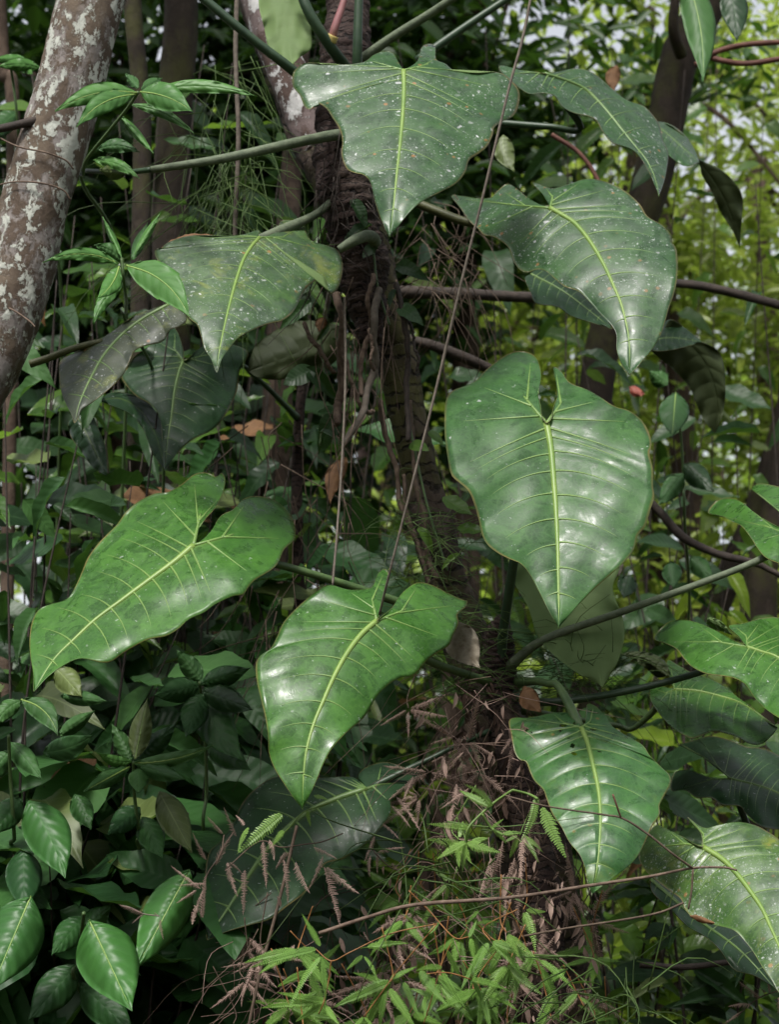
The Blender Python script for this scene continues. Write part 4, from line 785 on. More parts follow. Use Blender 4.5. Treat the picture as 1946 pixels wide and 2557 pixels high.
def bank(mat, width, seedbase=0):
    key = (mat, width)
    if key not in LEAFBANK:
        LEAFBANK[key] = [unit_leaf('leaf', mat, width * f, a, fo, seed=seedbase + i, wave=wv) for i, (f, a, fo, wv) in
                         enumerate(((1.0, 0.15, 0.10, 0.01), (0.8, 0.32, 0.16, 0.02), (1.2, 0.05, 0.06, 0.02), (0.7, 0.55, 0.22, 0.03), (1.0, -0.10, 0.14, 0.03), (1.1, 0.7, 0.1, 0.04), (0.6, 0.2, 0.3, 0.02)))]
    return LEAFBANK[key]
def frame(axis, nrm, size, pos):
    a = Vector(axis).normalized(); n = Vector(nrm); l = a.cross(n)
    if l.length < 1e-4: l = a.cross(Vector((1, 0.1, 0)))
    l.normalize(); n = l.cross(a)
    m = Matrix((l * size, a * size, n * size)).transposed().to_4x4(); m.translation = Vector(pos); return m
def place(name, me, parent, mat4):
    o = bpy.data.objects.new(name, me); COL.objects.link(o); o.parent = parent
    m = mat4.copy(); m.translation = m.translation - wloc(parent); o.matrix_local = m; return o
def shrub(label, u, vtop, y, mat='shrub_dark', llen=0.16, width=0.38, stems=4, leaves=40, spread=0.45, vmin=2300, stem='stem_dark', group='leafy shrubs behind the climbers',
          name='leafy_shrub', rosette=False, droop=0.45, seed=None, lean=0.0):
    rg = random.Random(seed if seed is not None else int(u * 7 + vtop * 3 + y * 100))
    b0 = gp(u, y); o = empty(name, b0, label, 'shrub', group); zt = P(u, vtop, y)[2]; zb = max(b0[2] + 0.1, P(u, vmin, y)[2])
    lb = bank(mat, width); n_per = max(1, int(leaves * 1.9) // stems)
    for k in range(stems):
        az = 2 * math.pi * (k + rg.random() * 0.7) / stems; sp = spread * (0.35 + 0.65 * rg.random())
        top = np.array([b0[0] + math.cos(az) * sp + lean, y + math.sin(az) * sp * 0.7, b0[2] + (zt - b0[2]) * (1.0 if k == 0 else rg.uniform(0.55, 1.0))])
        m1 = b0 + (top - b0) * 0.45 + np.array([rg.uniform(-.1, .1), rg.uniform(-.08, .08), 0.12])
        path = catmull([b0 + np.array([math.cos(az), math.sin(az), 0]) * 0.03, m1, top], 26)
        v, f = tube_geo(path, np.linspace(0.0045, 0.0014, 26), 6); put('stem', v, f, M[stem], o, origin=path[0])
        t0 = max(0.12, min(0.8, (zb - b0[2]) / max(0.2, top[2] - b0[2])))
        for i in range(n_per):
            t = (t0 + (1 - t0) * (i + 0.5 + rg.uniform(-.3, .3)) / n_per) if not rosette else (1 - (0.06 * rg.random() + (0.45 * (i // 7) / max(1, n_per / 7))) * (1 - t0) * 1.2)
            t = min(0.999, max(t0, t)); q = path[int(t * 25)]
            aa = i * 2.4 + rg.uniform(-.4, .4); el = rg.uniform(-droop * 1.9, 0.3)
            ax = (math.cos(aa), math.sin(aa) * 0.8 - 0.15, el); nr = (rg.gauss(0, .35), -0.85 + rg.gauss(0, .35), 0.8)
            ln = llen * rg.uniform(0.5, 1.35)
            pos = q + np.array(ax) * rg.uniform(0.005, 0.05)
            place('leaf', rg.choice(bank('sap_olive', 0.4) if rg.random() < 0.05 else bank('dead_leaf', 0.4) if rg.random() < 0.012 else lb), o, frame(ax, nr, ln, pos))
    return o
SH = [
 # left, near
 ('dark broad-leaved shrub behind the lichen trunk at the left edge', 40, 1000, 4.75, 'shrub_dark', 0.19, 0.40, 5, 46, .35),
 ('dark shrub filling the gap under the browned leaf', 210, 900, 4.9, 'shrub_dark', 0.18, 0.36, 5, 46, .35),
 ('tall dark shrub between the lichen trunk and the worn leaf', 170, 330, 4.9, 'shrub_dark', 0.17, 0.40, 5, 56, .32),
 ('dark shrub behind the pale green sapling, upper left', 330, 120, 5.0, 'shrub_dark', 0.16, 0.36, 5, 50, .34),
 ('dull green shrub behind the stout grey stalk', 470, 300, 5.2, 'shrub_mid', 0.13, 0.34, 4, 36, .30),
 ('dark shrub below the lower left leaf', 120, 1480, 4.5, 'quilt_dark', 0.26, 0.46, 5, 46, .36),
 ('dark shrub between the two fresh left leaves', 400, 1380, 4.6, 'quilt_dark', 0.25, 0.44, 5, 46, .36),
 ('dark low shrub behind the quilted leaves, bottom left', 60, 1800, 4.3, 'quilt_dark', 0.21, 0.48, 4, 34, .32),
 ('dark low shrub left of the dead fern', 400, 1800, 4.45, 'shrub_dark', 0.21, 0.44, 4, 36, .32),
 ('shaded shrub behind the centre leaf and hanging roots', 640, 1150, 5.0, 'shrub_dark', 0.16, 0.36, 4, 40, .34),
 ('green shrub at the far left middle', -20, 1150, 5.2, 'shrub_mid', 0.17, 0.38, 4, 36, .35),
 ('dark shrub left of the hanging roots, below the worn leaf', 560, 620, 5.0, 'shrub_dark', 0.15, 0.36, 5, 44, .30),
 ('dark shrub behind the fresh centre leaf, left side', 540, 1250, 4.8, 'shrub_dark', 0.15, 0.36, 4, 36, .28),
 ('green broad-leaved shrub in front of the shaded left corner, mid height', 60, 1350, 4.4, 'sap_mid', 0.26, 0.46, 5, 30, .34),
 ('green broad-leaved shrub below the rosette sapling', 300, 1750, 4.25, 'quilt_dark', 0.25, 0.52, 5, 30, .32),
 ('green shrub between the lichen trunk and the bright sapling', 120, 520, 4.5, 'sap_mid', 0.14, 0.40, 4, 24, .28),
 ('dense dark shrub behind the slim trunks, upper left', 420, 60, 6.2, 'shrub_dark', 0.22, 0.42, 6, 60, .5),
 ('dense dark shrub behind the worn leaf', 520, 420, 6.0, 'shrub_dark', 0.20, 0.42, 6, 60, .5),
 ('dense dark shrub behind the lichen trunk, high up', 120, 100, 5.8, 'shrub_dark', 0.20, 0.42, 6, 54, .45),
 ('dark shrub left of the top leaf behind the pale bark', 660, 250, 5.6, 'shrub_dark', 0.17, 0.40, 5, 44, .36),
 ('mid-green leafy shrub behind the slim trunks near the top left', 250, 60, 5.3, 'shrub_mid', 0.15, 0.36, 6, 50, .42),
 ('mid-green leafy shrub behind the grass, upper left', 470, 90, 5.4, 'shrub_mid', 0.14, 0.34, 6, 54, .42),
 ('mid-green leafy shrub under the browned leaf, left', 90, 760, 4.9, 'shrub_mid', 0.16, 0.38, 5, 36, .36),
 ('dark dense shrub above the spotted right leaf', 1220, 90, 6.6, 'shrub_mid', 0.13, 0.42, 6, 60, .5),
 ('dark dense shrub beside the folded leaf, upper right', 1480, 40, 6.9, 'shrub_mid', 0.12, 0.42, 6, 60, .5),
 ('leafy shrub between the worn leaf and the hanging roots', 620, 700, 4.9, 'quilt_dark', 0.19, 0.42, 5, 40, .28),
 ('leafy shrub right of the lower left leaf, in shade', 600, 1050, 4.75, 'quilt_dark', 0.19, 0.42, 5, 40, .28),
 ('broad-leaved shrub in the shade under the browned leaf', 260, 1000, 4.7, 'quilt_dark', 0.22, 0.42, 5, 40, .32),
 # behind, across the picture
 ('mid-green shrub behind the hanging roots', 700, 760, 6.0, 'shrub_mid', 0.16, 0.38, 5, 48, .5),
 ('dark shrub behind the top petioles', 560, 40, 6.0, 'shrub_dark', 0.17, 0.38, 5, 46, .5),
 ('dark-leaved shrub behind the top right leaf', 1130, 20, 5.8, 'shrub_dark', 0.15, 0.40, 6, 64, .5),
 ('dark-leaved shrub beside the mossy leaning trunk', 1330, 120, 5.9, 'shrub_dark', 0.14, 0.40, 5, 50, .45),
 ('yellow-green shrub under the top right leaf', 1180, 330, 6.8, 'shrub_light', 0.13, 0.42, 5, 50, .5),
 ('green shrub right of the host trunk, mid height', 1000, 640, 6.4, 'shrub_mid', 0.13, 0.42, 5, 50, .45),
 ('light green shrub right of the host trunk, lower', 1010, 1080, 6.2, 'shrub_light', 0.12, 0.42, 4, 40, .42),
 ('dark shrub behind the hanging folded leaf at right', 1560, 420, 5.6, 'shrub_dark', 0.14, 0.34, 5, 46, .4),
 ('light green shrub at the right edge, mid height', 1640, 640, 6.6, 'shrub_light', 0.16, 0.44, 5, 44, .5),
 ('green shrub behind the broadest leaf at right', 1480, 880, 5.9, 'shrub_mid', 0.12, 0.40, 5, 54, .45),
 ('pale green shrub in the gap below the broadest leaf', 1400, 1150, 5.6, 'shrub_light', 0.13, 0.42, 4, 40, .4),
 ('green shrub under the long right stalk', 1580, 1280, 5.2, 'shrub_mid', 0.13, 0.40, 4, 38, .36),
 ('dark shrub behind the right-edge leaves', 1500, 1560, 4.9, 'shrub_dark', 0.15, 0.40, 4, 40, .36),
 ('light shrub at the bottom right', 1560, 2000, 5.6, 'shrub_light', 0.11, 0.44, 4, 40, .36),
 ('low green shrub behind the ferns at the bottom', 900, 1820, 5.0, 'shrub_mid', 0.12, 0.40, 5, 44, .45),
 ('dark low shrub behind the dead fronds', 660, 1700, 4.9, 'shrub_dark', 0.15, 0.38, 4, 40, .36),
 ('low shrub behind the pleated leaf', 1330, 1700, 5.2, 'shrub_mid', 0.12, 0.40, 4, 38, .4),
]
for s_ in SH: shrub(s_[0], s_[1], s_[2], s_[3], s_[4], s_[5], s_[6], s_[7], s_[8], s_[9])

# leaves traced one by one from the photograph
def lance(parent, base, tip, wpx, y0, y1, mat, bow=0.0, name='leaf', cup=0.02, under=None, label=None, quilt=0.002, belly=0.42, veins=False):
    b, t = np.array(base, float), np.array(tip, float); ax = t - b; L = np.linalg.norm(ax); ax /= L; nr = np.array([-ax[1], ax[0]])
    ss = np.array([0.06, 0.16, 0.28, belly, 0.56, 0.70, 0.82, 0.92, 1.0]); pr = np.array([0.30, 0.66, 0.92, 1.0, 0.93, 0.70, 0.42, 0.16, 0.0])
    bw = lambda s: bow * L * 4 * s * (1 - s)
    c = [b + ax * L * s + nr * bw(s) for s in ss]
    l = [p + nr * wpx / 2 * k for p, k in zip(c, pr)]; r = [p - nr * wpx / 2 * k for p, k in zip(c, pr)]
    g = leaf_geo(b, [b, c[2], c[4], c[6], t], l, r, y0, slope=y1 - y0, cup=cup, back=0, ripple=0.003, quilt=quilt, ns=30, nu=6, seed=int(b[0] + t[1]), lobes=False, lump=0.0012)
    o = put(name, g['V'], g['F'], [M[mat], M[under or mat]], parent, origin=g['J3'], matidx=g['MI'], uvs=g['UV'])
    if label: o['label'] = label
    if veins:
        put('midrib', *tube_geo(g['mid3'] + np.array([0, .0006, 0]), np.linspace(0.0022, 0.0006, len(g['mid3'])), 6), M['vein'], o, origin=g['J3'])
    return o
def sapling(label, stempts, y, rad, leaves, smat='petiole', group='saplings at the left'):
    pth = pxpath('V', stempts, y, 30); base = gp(stempts[-1][0], pth[-1][1])
    o = empty('sapling', base, label, 'sapling', group)
    base = base + np.array([0.10, 0.95, 0]); q_ = pth[-1]
    full = catmull([tuple(p) for p in pth[::5]] + [tuple(q_ + np.array([0.05, 0.35, -0.15])), tuple(q_ * 0.5 + base * 0.5 + np.array([-0.05, 0.25, 0])), tuple(base)], 60)
    tube('stem', full, np.linspace(rad * 0.7, rad * 1.0, 60), M[smat], o, 8)
    for lf in leaves: lance(o, *lf[:5], *lf[5:6], **(lf[6] if len(lf) > 6 else {}))
    return o
U = dict
sapling('pale green sapling with long thin leaves crossing the lichen trunk', [(298, 198, 3.78), (262, 250, 3.82), (190, 338, 3.9), (178, 385, 4.05), (182, 410, 4.25)], 3.8, 0.0045, [
  ((296, 200), (118, 240), 46, 3.78, 3.70, 'sap_bright', U(bow=0.10, cup=0.03, veins=True)), ((292, 203), (164, 274), 48, 3.78, 3.68, 'sap_bright', U(bow=0.12, veins=True)),
  ((302, 198), (414, 240), 62, 3.78, 3.70, 'sap_bright', U(bow=-0.08, belly=0.5, veins=True)), ((330, 196), (554, 208), 30, 3.80, 3.78, 'sap_bright', U(bow=-0.07)),
  ((298, 190), (270, 158), 24, 3.8, 3.85, 'sap_mid'), ((305, 192), (350, 168), 26, 3.8, 3.88, 'sap_mid'),
  ((210, 322), (300, 328), 32, 3.9, 3.86, 'sap_mid', U(bow=-0.12)), ((272, 372), (213, 366), 38, 3.92, 3.88, 'sap_olive'), ((200, 345), (300, 385), 26, 3.92, 3.85, 'sap_bright', U(bow=-.1)), ((280, 225), (420, 290), 22, 3.82, 3.76, 'sap_bright', U(bow=-.08)), ((260, 250), (330, 330), 20, 3.84, 3.78, 'sap_bright')])
sapling('bright sapling whose largest leaf overlaps the worn spotted leaf', [(262, 556, 3.75), (268, 620, 3.78), (272, 650, 3.95), (270, 680, 4.15), (268, 700, 4.3)], 3.8, 0.0042, [
  ((255, 568), (92, 566), 30, 3.75, 3.68, 'sap_bright', U(bow=0.12, veins=True)), ((256, 575), (208, 644), 40, 3.75, 3.66, 'sap_bright', U(bow=-0.1, veins=True)),
  ((272, 572), (408, 684), 74, 3.74, 3.62, 'sap_bright', U(bow=-0.13, belly=0.55, veins=True)), ((262, 556), (220, 466), 15, 3.75, 3.80, 'sap_bright'), ((290, 548), (346, 458), 18, 3.77, 3.82, 'sap_bright'),
  ((262, 562), (202, 528), 34, 3.77, 3.75, 'sap_mid', U(bow=0.1)), ((285, 560), (318, 480), 26, 3.82, 3.88, 'sap_mid'), ((266, 610), (200, 700), 30, 3.84, 3.78, 'sap_bright', U(bow=.1))])
sapling('small sapling at the left edge with two pale leaves near the top', [(20, 135, 4.3), (28, 180, 4.35), (40, 300, 4.4), (38, 380, 4.6)], 4.3, 0.004, [
  ((60, 130), (-20, 128), 26, 4.3, 4.25, 'sap_bright'), ((88, 148), (-10, 145), 30, 4.28, 4.22, 'sap_bright', U(bow=0.08)), ((40, 135), (70, 160), 24, 4.3, 4.25, 'sap_bright'),
  ((35, 240), (-30, 300), 50, 4.4, 4.3, 'sap_mid'), ((38, 330), (90, 400), 44, 4.4, 4.35, 'sap_mid')])
sapling('rosette sapling with an upright olive leaf at lower left', [(287, 1642, 4.0), (290, 1720, 4.05), (300, 1800, 4.1), (305, 1860, 4.25)], 4.0, 0.0045, [
  ((287, 1645), (460, 1606), 32, 4.0, 3.92, 'sap_mid', U(bow=0.06, veins=True)), ((285, 1642), (208, 1622), 26, 4.0, 3.95, 'sap_bright', U(bow=-0.1)), ((291, 1636), (317, 1506), 48, 4.0, 4.04, 'sap_olive', U(veins=True)),
  ((279, 1653), (180, 1706), 38, 4.0, 3.9, 'sap_mid', U(veins=True)), ((300, 1655), (297, 1710), 46, 4.0, 3.92, 'sap_mid'), ((295, 1650), (400, 1680), 40, 4.0, 3.92, 'sap_mid'), ((282, 1640), (240, 1560), 40, 4.02, 4.05, 'sap_mid'),
  ((300, 1640), (380, 1560), 46, 4.05, 4.05, 'quilt_dark'), ((342, 1705), (413, 1838), 66, 4.1, 4.0, 'sap_olive'), ((302, 1740), (230, 1800), 54, 4.08, 4.0, 'quilt_dark'), ((305, 1760), (350, 1850), 60, 4.1, 4.0, 'quilt_dark')])
sapling('sapling with a pair of bright leaves at the left edge, lower half', [(18, 1585, 3.95), (22, 1680, 4.0), (30, 1800, 4.05), (32, 1860, 4.2)], 4.0, 0.0048, [
  ((45, 1508), (124, 1586), 50, 3.95, 3.88, 'sap_mid', U(bow=-0.15, veins=True)), ((45, 1510), (-12, 1566), 40, 3.95, 3.9, 'sap_mid', U(bow=0.1)), ((126, 1586), (204, 1532), 34, 4.0, 3.98, 'sap_mid'), ((92, 1622), (200, 1584), 54, 4.0, 3.92, 'sap_mid', U(bow=0.08)),
  ((120, 1440), (176, 1502), 56, 4.05, 3.98, 'sap_olive'), ((130, 1500), (232, 1512), 34, 4.02, 3.96, 'sap_mid'), ((22, 1600), (90, 1680), 46, 4.0, 3.92, 'sap_mid'), ((20, 1620), (-40, 1690), 50, 4.0, 3.94, 'sap_mid'),
  ((60, 1725), (140, 1893), 100, 4.0, 3.88, 'quilt', U(bow=-0.04, cup=0.04)), ((160, 1712), (196, 1788), 50, 4.1, 4.05, 'quilt_dark'), ((50, 1828), (52, 1968), 80, 4.02, 3.9, 'quilt_dark', U(cup=0.04)),
  ((45, 1720), (-20, 1800), 60, 4.05, 3.98, 'quilt_dark'), ((20, 1900), (110, 1960), 60, 4.1, 4.0, 'quilt_dark')])
sapling('quilted broad-leaved sapling in the bottom left corner', [(180, 1968, 3.85), (172, 2040, 3.95), (160, 2150, 4.0)], 3.9, 0.005, [
  ((66, 1932), (-22, 2138), 128, 3.85, 3.72, 'quilt', U(cup=0.05, quilt=0.006, veins=True)), ((192, 1984), (284, 2180), 132, 3.84, 3.70, 'quilt', U(cup=0.05, quilt=0.006, belly=0.38, veins=True)),
  ((408, 1876), (290, 2092), 96, 3.9, 3.80, 'quilt', U(cup=0.05, quilt=0.006, veins=True)), ((180, 1975), (110, 2060), 60, 3.95, 3.86, 'quilt_dark'), ((175, 2010), (240, 1950), 50, 3.95, 3.95, 'quilt_dark'),
  ((165, 2080), (60, 2200), 80, 3.98, 3.9, 'quilt_dark'), ((170, 2120), (290, 2230), 80, 4.0, 3.92, 'quilt_dark')])
sapling('dark narrow-leaved sapling below the lower left leaf', [(430, 1470, 4.15), (440, 1560, 4.2), (445, 1700, 4.25), (440, 1900, 4.3)], 4.2, 0.0045, [
  ((432, 1475), (540, 1440), 48, 4.15, 4.1, 'quilt_dark'), ((430, 1478), (330, 1500), 56, 4.15, 4.08, 'quilt_dark'), ((436, 1490), (545, 1530), 60, 4.15, 4.05, 'shrub_dark'), ((434, 1495), (400, 1590), 60, 4.15, 4.05, 'quilt_dark'),
  ((440, 1480), (525, 1640), 84, 4.2, 4.05, 'quilt_dark', U(bow=0.1)), ((436, 1470), (380, 1400), 44, 4.18, 4.18, 'sap_mid'), ((445, 1600), (540, 1660), 60, 4.22, 4.12, 'quilt_dark')])
sapling('heart-leaved sapling with a glossy pale leaf right of the broadest leaf', [(1452, 848, 4.9), (1470, 950, 5.0), (1480, 1200, 5.1)], 5.0, 0.004, [
  ((1458, 846), (1450, 942), 66, 4.9, 4.8, 'sap_mid', U(veins=True)), ((1440, 830), (1400, 800), 40, 4.9, 4.9, 'sap_mid'), ((1447, 1210), (1454, 1268), 44, 5.0, 4.95, 'sap_mid'), ((1490, 1200), (1538, 1252), 42, 5.0, 4.95, 'sap_mid'),
  ((1360, 1240), (1345, 1290), 44, 5.0, 4.95, 'shrub_dark'), ((1475, 1000), (1540, 1060), 50, 5.0, 4.95, 'shrub_dark'), ((1475, 1020), (1420, 1090), 44, 5.0, 4.95, 'sap_mid')], group='saplings at the right')
hl = empty('hanging_leaf_branch', P(1470, -60, 4.6), 'green leaf hanging from a twig in the top right corner', 'branch')
tube('twig', pxpath('V', [(1400, -120), (1440, -80), (1470, -50)], 4.6, 14), 0.005, M['stem_brown'], hl, 7)
lance(hl, (1478, -55), (1516, 176), 70, 4.6, 4.5, 'sap_mid', bow=-0.06, cup=0.04, veins=True)
lance(hl, (1570, -40), (1590, 90), 60, 4.8, 4.7, 'shrub_dark', bow=-0.04)
for lab, b_, t_, wpx, y_, mt in (('reddish dead leaf caught right of the broadest leaf', (1358, 834), (1392, 850), 22, 5.4, 'red_leaf'), ('curled brown leaf above the pleated leaf', (1130, 1480), (1168, 1535), 44, 4.0, 'dead_leaf'),
                                 ('tan dead leaf hanging below the top right leaf', (1330, 140), (1325, 198), 32, 5.4, 'dead_leaf'), ('pale rotting leaf stuck beside the centre leaf', (985, 1340), (1035, 1440), 74, 4.02, 'lichen_leaf'),
                                 ('yellowed leaf hanging behind the top leaf', (1085, 290), (1110, 370), 44, 4.6, 'sap_olive'), ('brown dead leaf on the hanging roots', (700, 685), (688, 715), 26, 4.2, 'dead_leaf'),
                                 ('white-backed leaf right of the broadest leaf tip', (1345, 1215), (1300, 1262), 34, 4.4, 'lichen_leaf'), ('dry leaf hanging among the roots', (748, 985), (712, 1085), 40, 4.4, 'dead_leaf')):
    tag(lance(None, b_, t_, wpx, y_, y_ - 0.03, mt, bow=0.1, name='dead_leaf' if mt != 'sap_olive' else 'yellow_leaf', quilt=0.001), lab, 'leaf')

# ------------------------------------------------------------------ vines, roots and branches
def vine(name, label, win, pts, y, r, mat, cat='vine', group=None, seg=7, n=50, rough=0.06, wob=0.0):
    p_ = pxpath(win, pts, y, n)
    if wob: p_ = p_ + np.cumsum(RNG.normal(size=p_.shape), 0) * wob
    v, f = tube_geo(p_, r, seg, rough=rough, seed=len(label)); o = put(name, v, f, M[mat], None, origin=p_[0]); return tag(o, label, cat, group)
vine('dead_liana', 'long straight dead stem running down across the top leaf to the centre leaf', 'V', [(1152, -40, 3.50), (1128, 80, 3.5), (1098, 190, 3.5), (1045, 410, 3.52), (1000, 590, 3.55), (950, 800, 3.6), (900, 1000, 3.62), (845, 1215, 3.66), (818, 1325, 3.72)], 3.5, np.array([.0026, .0027, .0025, .0026, .0023, .0022]), 'stem_pale', seg=8, n=80)
vine('dead_liana', 'thin dead stem hanging left of the host trunk down to the centre leaf', 'V', [(742, 640, 4.0), (745, 800, 4.0), (738, 980, 3.98), (728, 1130, 3.95), (717, 1262, 3.92)], 4.0, 0.0025, 'stem_pale', n=60)
vine('dead_liana', 'pale upright dead stem among the grass at upper left', 'V', [(512, -40, 4.3), (508, 120, 4.3), (514, 300, 4.3), (506, 500, 4.32), (510, 640, 4.35)], 4.3, 0.0055, 'stem_pale', n=60)
vine('dead_liana', 'thin dead stem leaning at the bottom left of the ferns', 'V', [(640, 1780, 3.9), (600, 1950, 3.88), (560, 2100, 3.86), (530, 2240, 3.85)], 3.9, 0.0032, 'stem_brown', n=40)
vine('dead_liana', 'brown leaning stem behind the big dark leaf', 'V', [(660, 1560, 4.4), (600, 1680, 4.4), (540, 1800, 4.4), (500, 1880, 4.4)], 4.4, 0.005, 'stem_brown', n=40)
for i, (pts, r, mt, lab) in enumerate((
  ([(760, 860), (735, 960), (698, 1060), (716, 1200), (712, 1310), (670, 1450), (636, 1640), (640, 1800)], .0055, 'root', 'aerial root curving down the left side of the host trunk'),
  ([(480, 1000), (515, 1150), (522, 1300), (510, 1480), (520, 1700), (505, 1800), (500, 1960)], .0085, 'root', 'thick shaggy brown root hanging left of the host trunk'),
  ([(800, 960), (785, 1080), (790, 1200), (775, 1350), (800, 1500), (770, 1600), (730, 1720), (705, 1860), (640, 2000), (560, 2140)], .0075, 'stem_pale', 'pale knobbly root along the host trunk'),
  ([(720, 1260), (735, 1350), (745, 1480), (760, 1560)], .0035, 'root', 'short thin root between the thicker roots'),
  ([(930, 920), (975, 1040), (1010, 1180), (1030, 1380), (1045, 1540), (1040, 1800), (1050, 2100)], .006, 'stem_dark', 'dark root running down the right side of the host trunk'),
  ([(1020, 1180), (1050, 1330), (1075, 1480), (1050, 1600)], .003, 'stem_dark', 'thin dark root right of the host trunk'),
  ([(230, 1220), (330, 1370), (420, 1530), (470, 1570)], .0045, 'root', 'slanting root under the worn leaf'),
  ([(520, 1400), (570, 1560), (600, 1700), (680, 1860), (740, 1880)], .0045, 'root', 'bent root between the trunk and the shaggy root'))):
    vine('aerial_root', lab, 'N', [(a, b, 4.12 - 0.02 * math.sin(j)) for j, (a, b) in enumerate(pts)], 4.12, r, mt, 'root', 'aerial roots hanging by the host trunk', n=60, rough=0.16, wob=0.0008)
for i, (pts, r, lab) in enumerate((
  ([(460, 0), (480, 200), (520, 330), (570, 500), (600, 700), (680, 950), (760, 1100)], .006, 'root strapped along the middle of the host trunk'),
  ([(660, 0), (690, 300), (700, 600), (760, 800), (790, 1050), (860, 1200)], .006, 'root strapped along the right of the host trunk'),
  ([(620, 500), (640, 750), (700, 950), (740, 1090), (800, 1230)], .0045, 'thin root strapped low on the host trunk'))):
    vine('clinging_root', lab, 'O', [(a, b, 4.20) for a, b in pts], 4.2, r, 'stem_brown', 'root', 'roots clinging to the host trunk', n=60, rough=0.12, wob=0.0008)
vine('dark_branch', 'dark level branch right of the host trunk', 'V', [(860, 630, 4.9), (1000, 634, 4.95), (1150, 642, 5.0), (1300, 640, 5.1)], 5, np.array([.016, .0155, .014, .012]), 'stem_dark', 'branch', 'dark branches')
vine('dark_branch', 'dark branch sloping right at the right edge, upper half', 'V', [(1380, 612, 5.2), (1470, 612, 5.2), (1560, 626, 5.2), (1690, 660, 5.2)], 5.2, np.array([.011, .012, .013]), 'stem_dark', 'branch', 'dark branches')
vine('dark_branch', 'short dark branch sloping down behind the broadest leaf', 'V', [(870, 728, 4.9), (940, 748, 4.9), (1045, 790, 4.95), (1120, 830, 5)], 5, np.array([.012, .014, .013]), 'stem_dark', 'branch', 'dark branches')
vine('dark_branch', 'dark crooked branch right of the broadest leaf', 'V', [(1390, 1070, 5), (1428, 1110, 5), (1475, 1160, 5), (1550, 1195, 5), (1630, 1215, 5), (1700, 1250, 5)], 5, np.array([.010, .012, .010, .007]), 'stem_dark', 'branch', 'dark branches')
vine('dark_branch', 'dark level branch near the bottom right corner', 'V', [(1380, 2080, 4.6), (1480, 2085, 4.6), (1600, 2072, 4.6), (1700, 2078, 4.6)], 4.6, 0.007, 'stem_dark', 'branch', 'dark branches')
vine('red_vine', 'upper reddish vine entering at the top right edge', 'V', [(1500, 140, 5.2), (1545, 112, 5.2), (1610, 96, 5.2), (1700, 90, 5.2)], 5.2, .008, 'stem_red', 'vine', 'reddish vines at the top right')
vine('red_vine', 'lower reddish vine entering at the top right edge', 'V', [(1500, 110, 5.25), (1548, 128, 5.2), (1610, 137, 5.2), (1700, 124, 5.2)], 5.2, .008, 'stem_red', 'vine', 'reddish vines at the top right')
vine('red_vine', 'thin dark red vine behind the two right spotted leaves', 'V', [(1190, 290, 5.0), (1250, 330, 5), (1290, 390, 5), (1310, 460, 5)], 5.0, .006, 'stem_red', 'vine')
tw = empty('forked_twig', P(690, 2012, 3.6), 'long bare forked twig lying across the lower right leaves', 'twig')
tube('twig', pxpath('V', [(688, 2012, 3.62), (800, 1975, 3.6), (900, 1950, 3.58), (1100, 1935, 3.52), (1280, 1908, 3.5), (1400, 1890, 3.5), (1490, 1872, 3.5), (1560, 1870, 3.5), (1590, 1876, 3.5)], 3.6, 60), np.array([.0034, .0034, .0028, .0022, .0018]), M['root'], tw, 7, rough=0.06)
tube('twig', pxpath('V', [(1090, 1715, 3.48), (1180, 1738, 3.46), (1300, 1756, 3.46), (1345, 1765, 3.46), (1400, 1800, 3.47), (1450, 1840, 3.48), (1495, 1872, 3.5)], 3.5, 50), np.array([.0013, .0018, .002]), M['stem_brown'], tw, 7, rough=0.06)
tube('twig', pxpath('V', [(1340, 1764, 3.46), (1330, 1735, 3.45), (1322, 1712, 3.45)], 3.46, 10), .0016, M['stem_red'], tw, 6)
tube('twig', pxpath('V', [(1495, 1874, 3.5), (1492, 1920, 3.5), (1485, 1960, 3.5)], 3.5, 10), .0018, M['stem_brown'], tw, 6)
vine('twig', 'reddish twig below the long forked twig', 'V', [(1130, 2018, 3.7), (1230, 2000, 3.68), (1330, 1985, 3.66), (1420, 1968, 3.65), (1475, 1946, 3.64)], 3.7, .002, 'stem_brown', 'twig')

# ------------------------------------------------------------------ ferns
def pinna_mesh(mat, n=26, width=0.24, arch=0.2, curl=0.0, side=0.0, seed=0, dead=False):
    rg = np.random.default_rng(seed); V, F = [], []
    def sp(s): return np.array([side * s * s, s, -arch * s * s])
    for i in range(n):          # the narrow rachis as a thin ridge
        pass
    ss = np.linspace(0, 1, 14); rv, rf = tube_geo([sp(x) for x in ss], np.linspace(0.010, 0.004, 14), 4); V += [tuple(x) for x in rv]; F += rf
    for i in range(n):
        s = 0.03 + 0.95 * i / n; w = width * 0.5 * (math.sin(math.pi * min(1, s * 1.02) ** 0.75) ** 0.6 * (1 - 0.55 * s) + 0.04)
        for sg in (-1, 1):
            jit = rg.uniform(0.85, 1.1) if not dead else rg.uniform(0.4, 1.1)
            b = sp(s); h = 0.95 / n * (0.43 if not dead else 0.32); fw = 0.28 * w
            z1 = -curl * w * rg.uniform(0.3, 1.0); o = len(V)
            tipp = b + np.array([sg * w * jit, fw, z1]); md = b + np.array([sg * w * jit * 0.55, fw * 0.4, z1 * 0.25 + 0.01])
            V += [tuple(b + np.array([0, -h, 0])), tuple(md + np.array([0, -h, 0])), tuple(tipp + np.array([0, -h * 0.4, 0])), tuple(tipp + np.array([0, h * 0.4, 0])), tuple(md + np.array([0, h, 0])), tuple(b + np.array([0, h, 0]))]
            F += [(o, o + 1, o + 4, o + 5), (o + 1, o + 2, o + 3, o + 4)] if sg > 0 else [(o + 5, o + 4, o + 1, o), (o + 4, o + 3, o + 2, o + 1)]
    return mesh_np('pinna', V, F, M[mat], smooth=False)
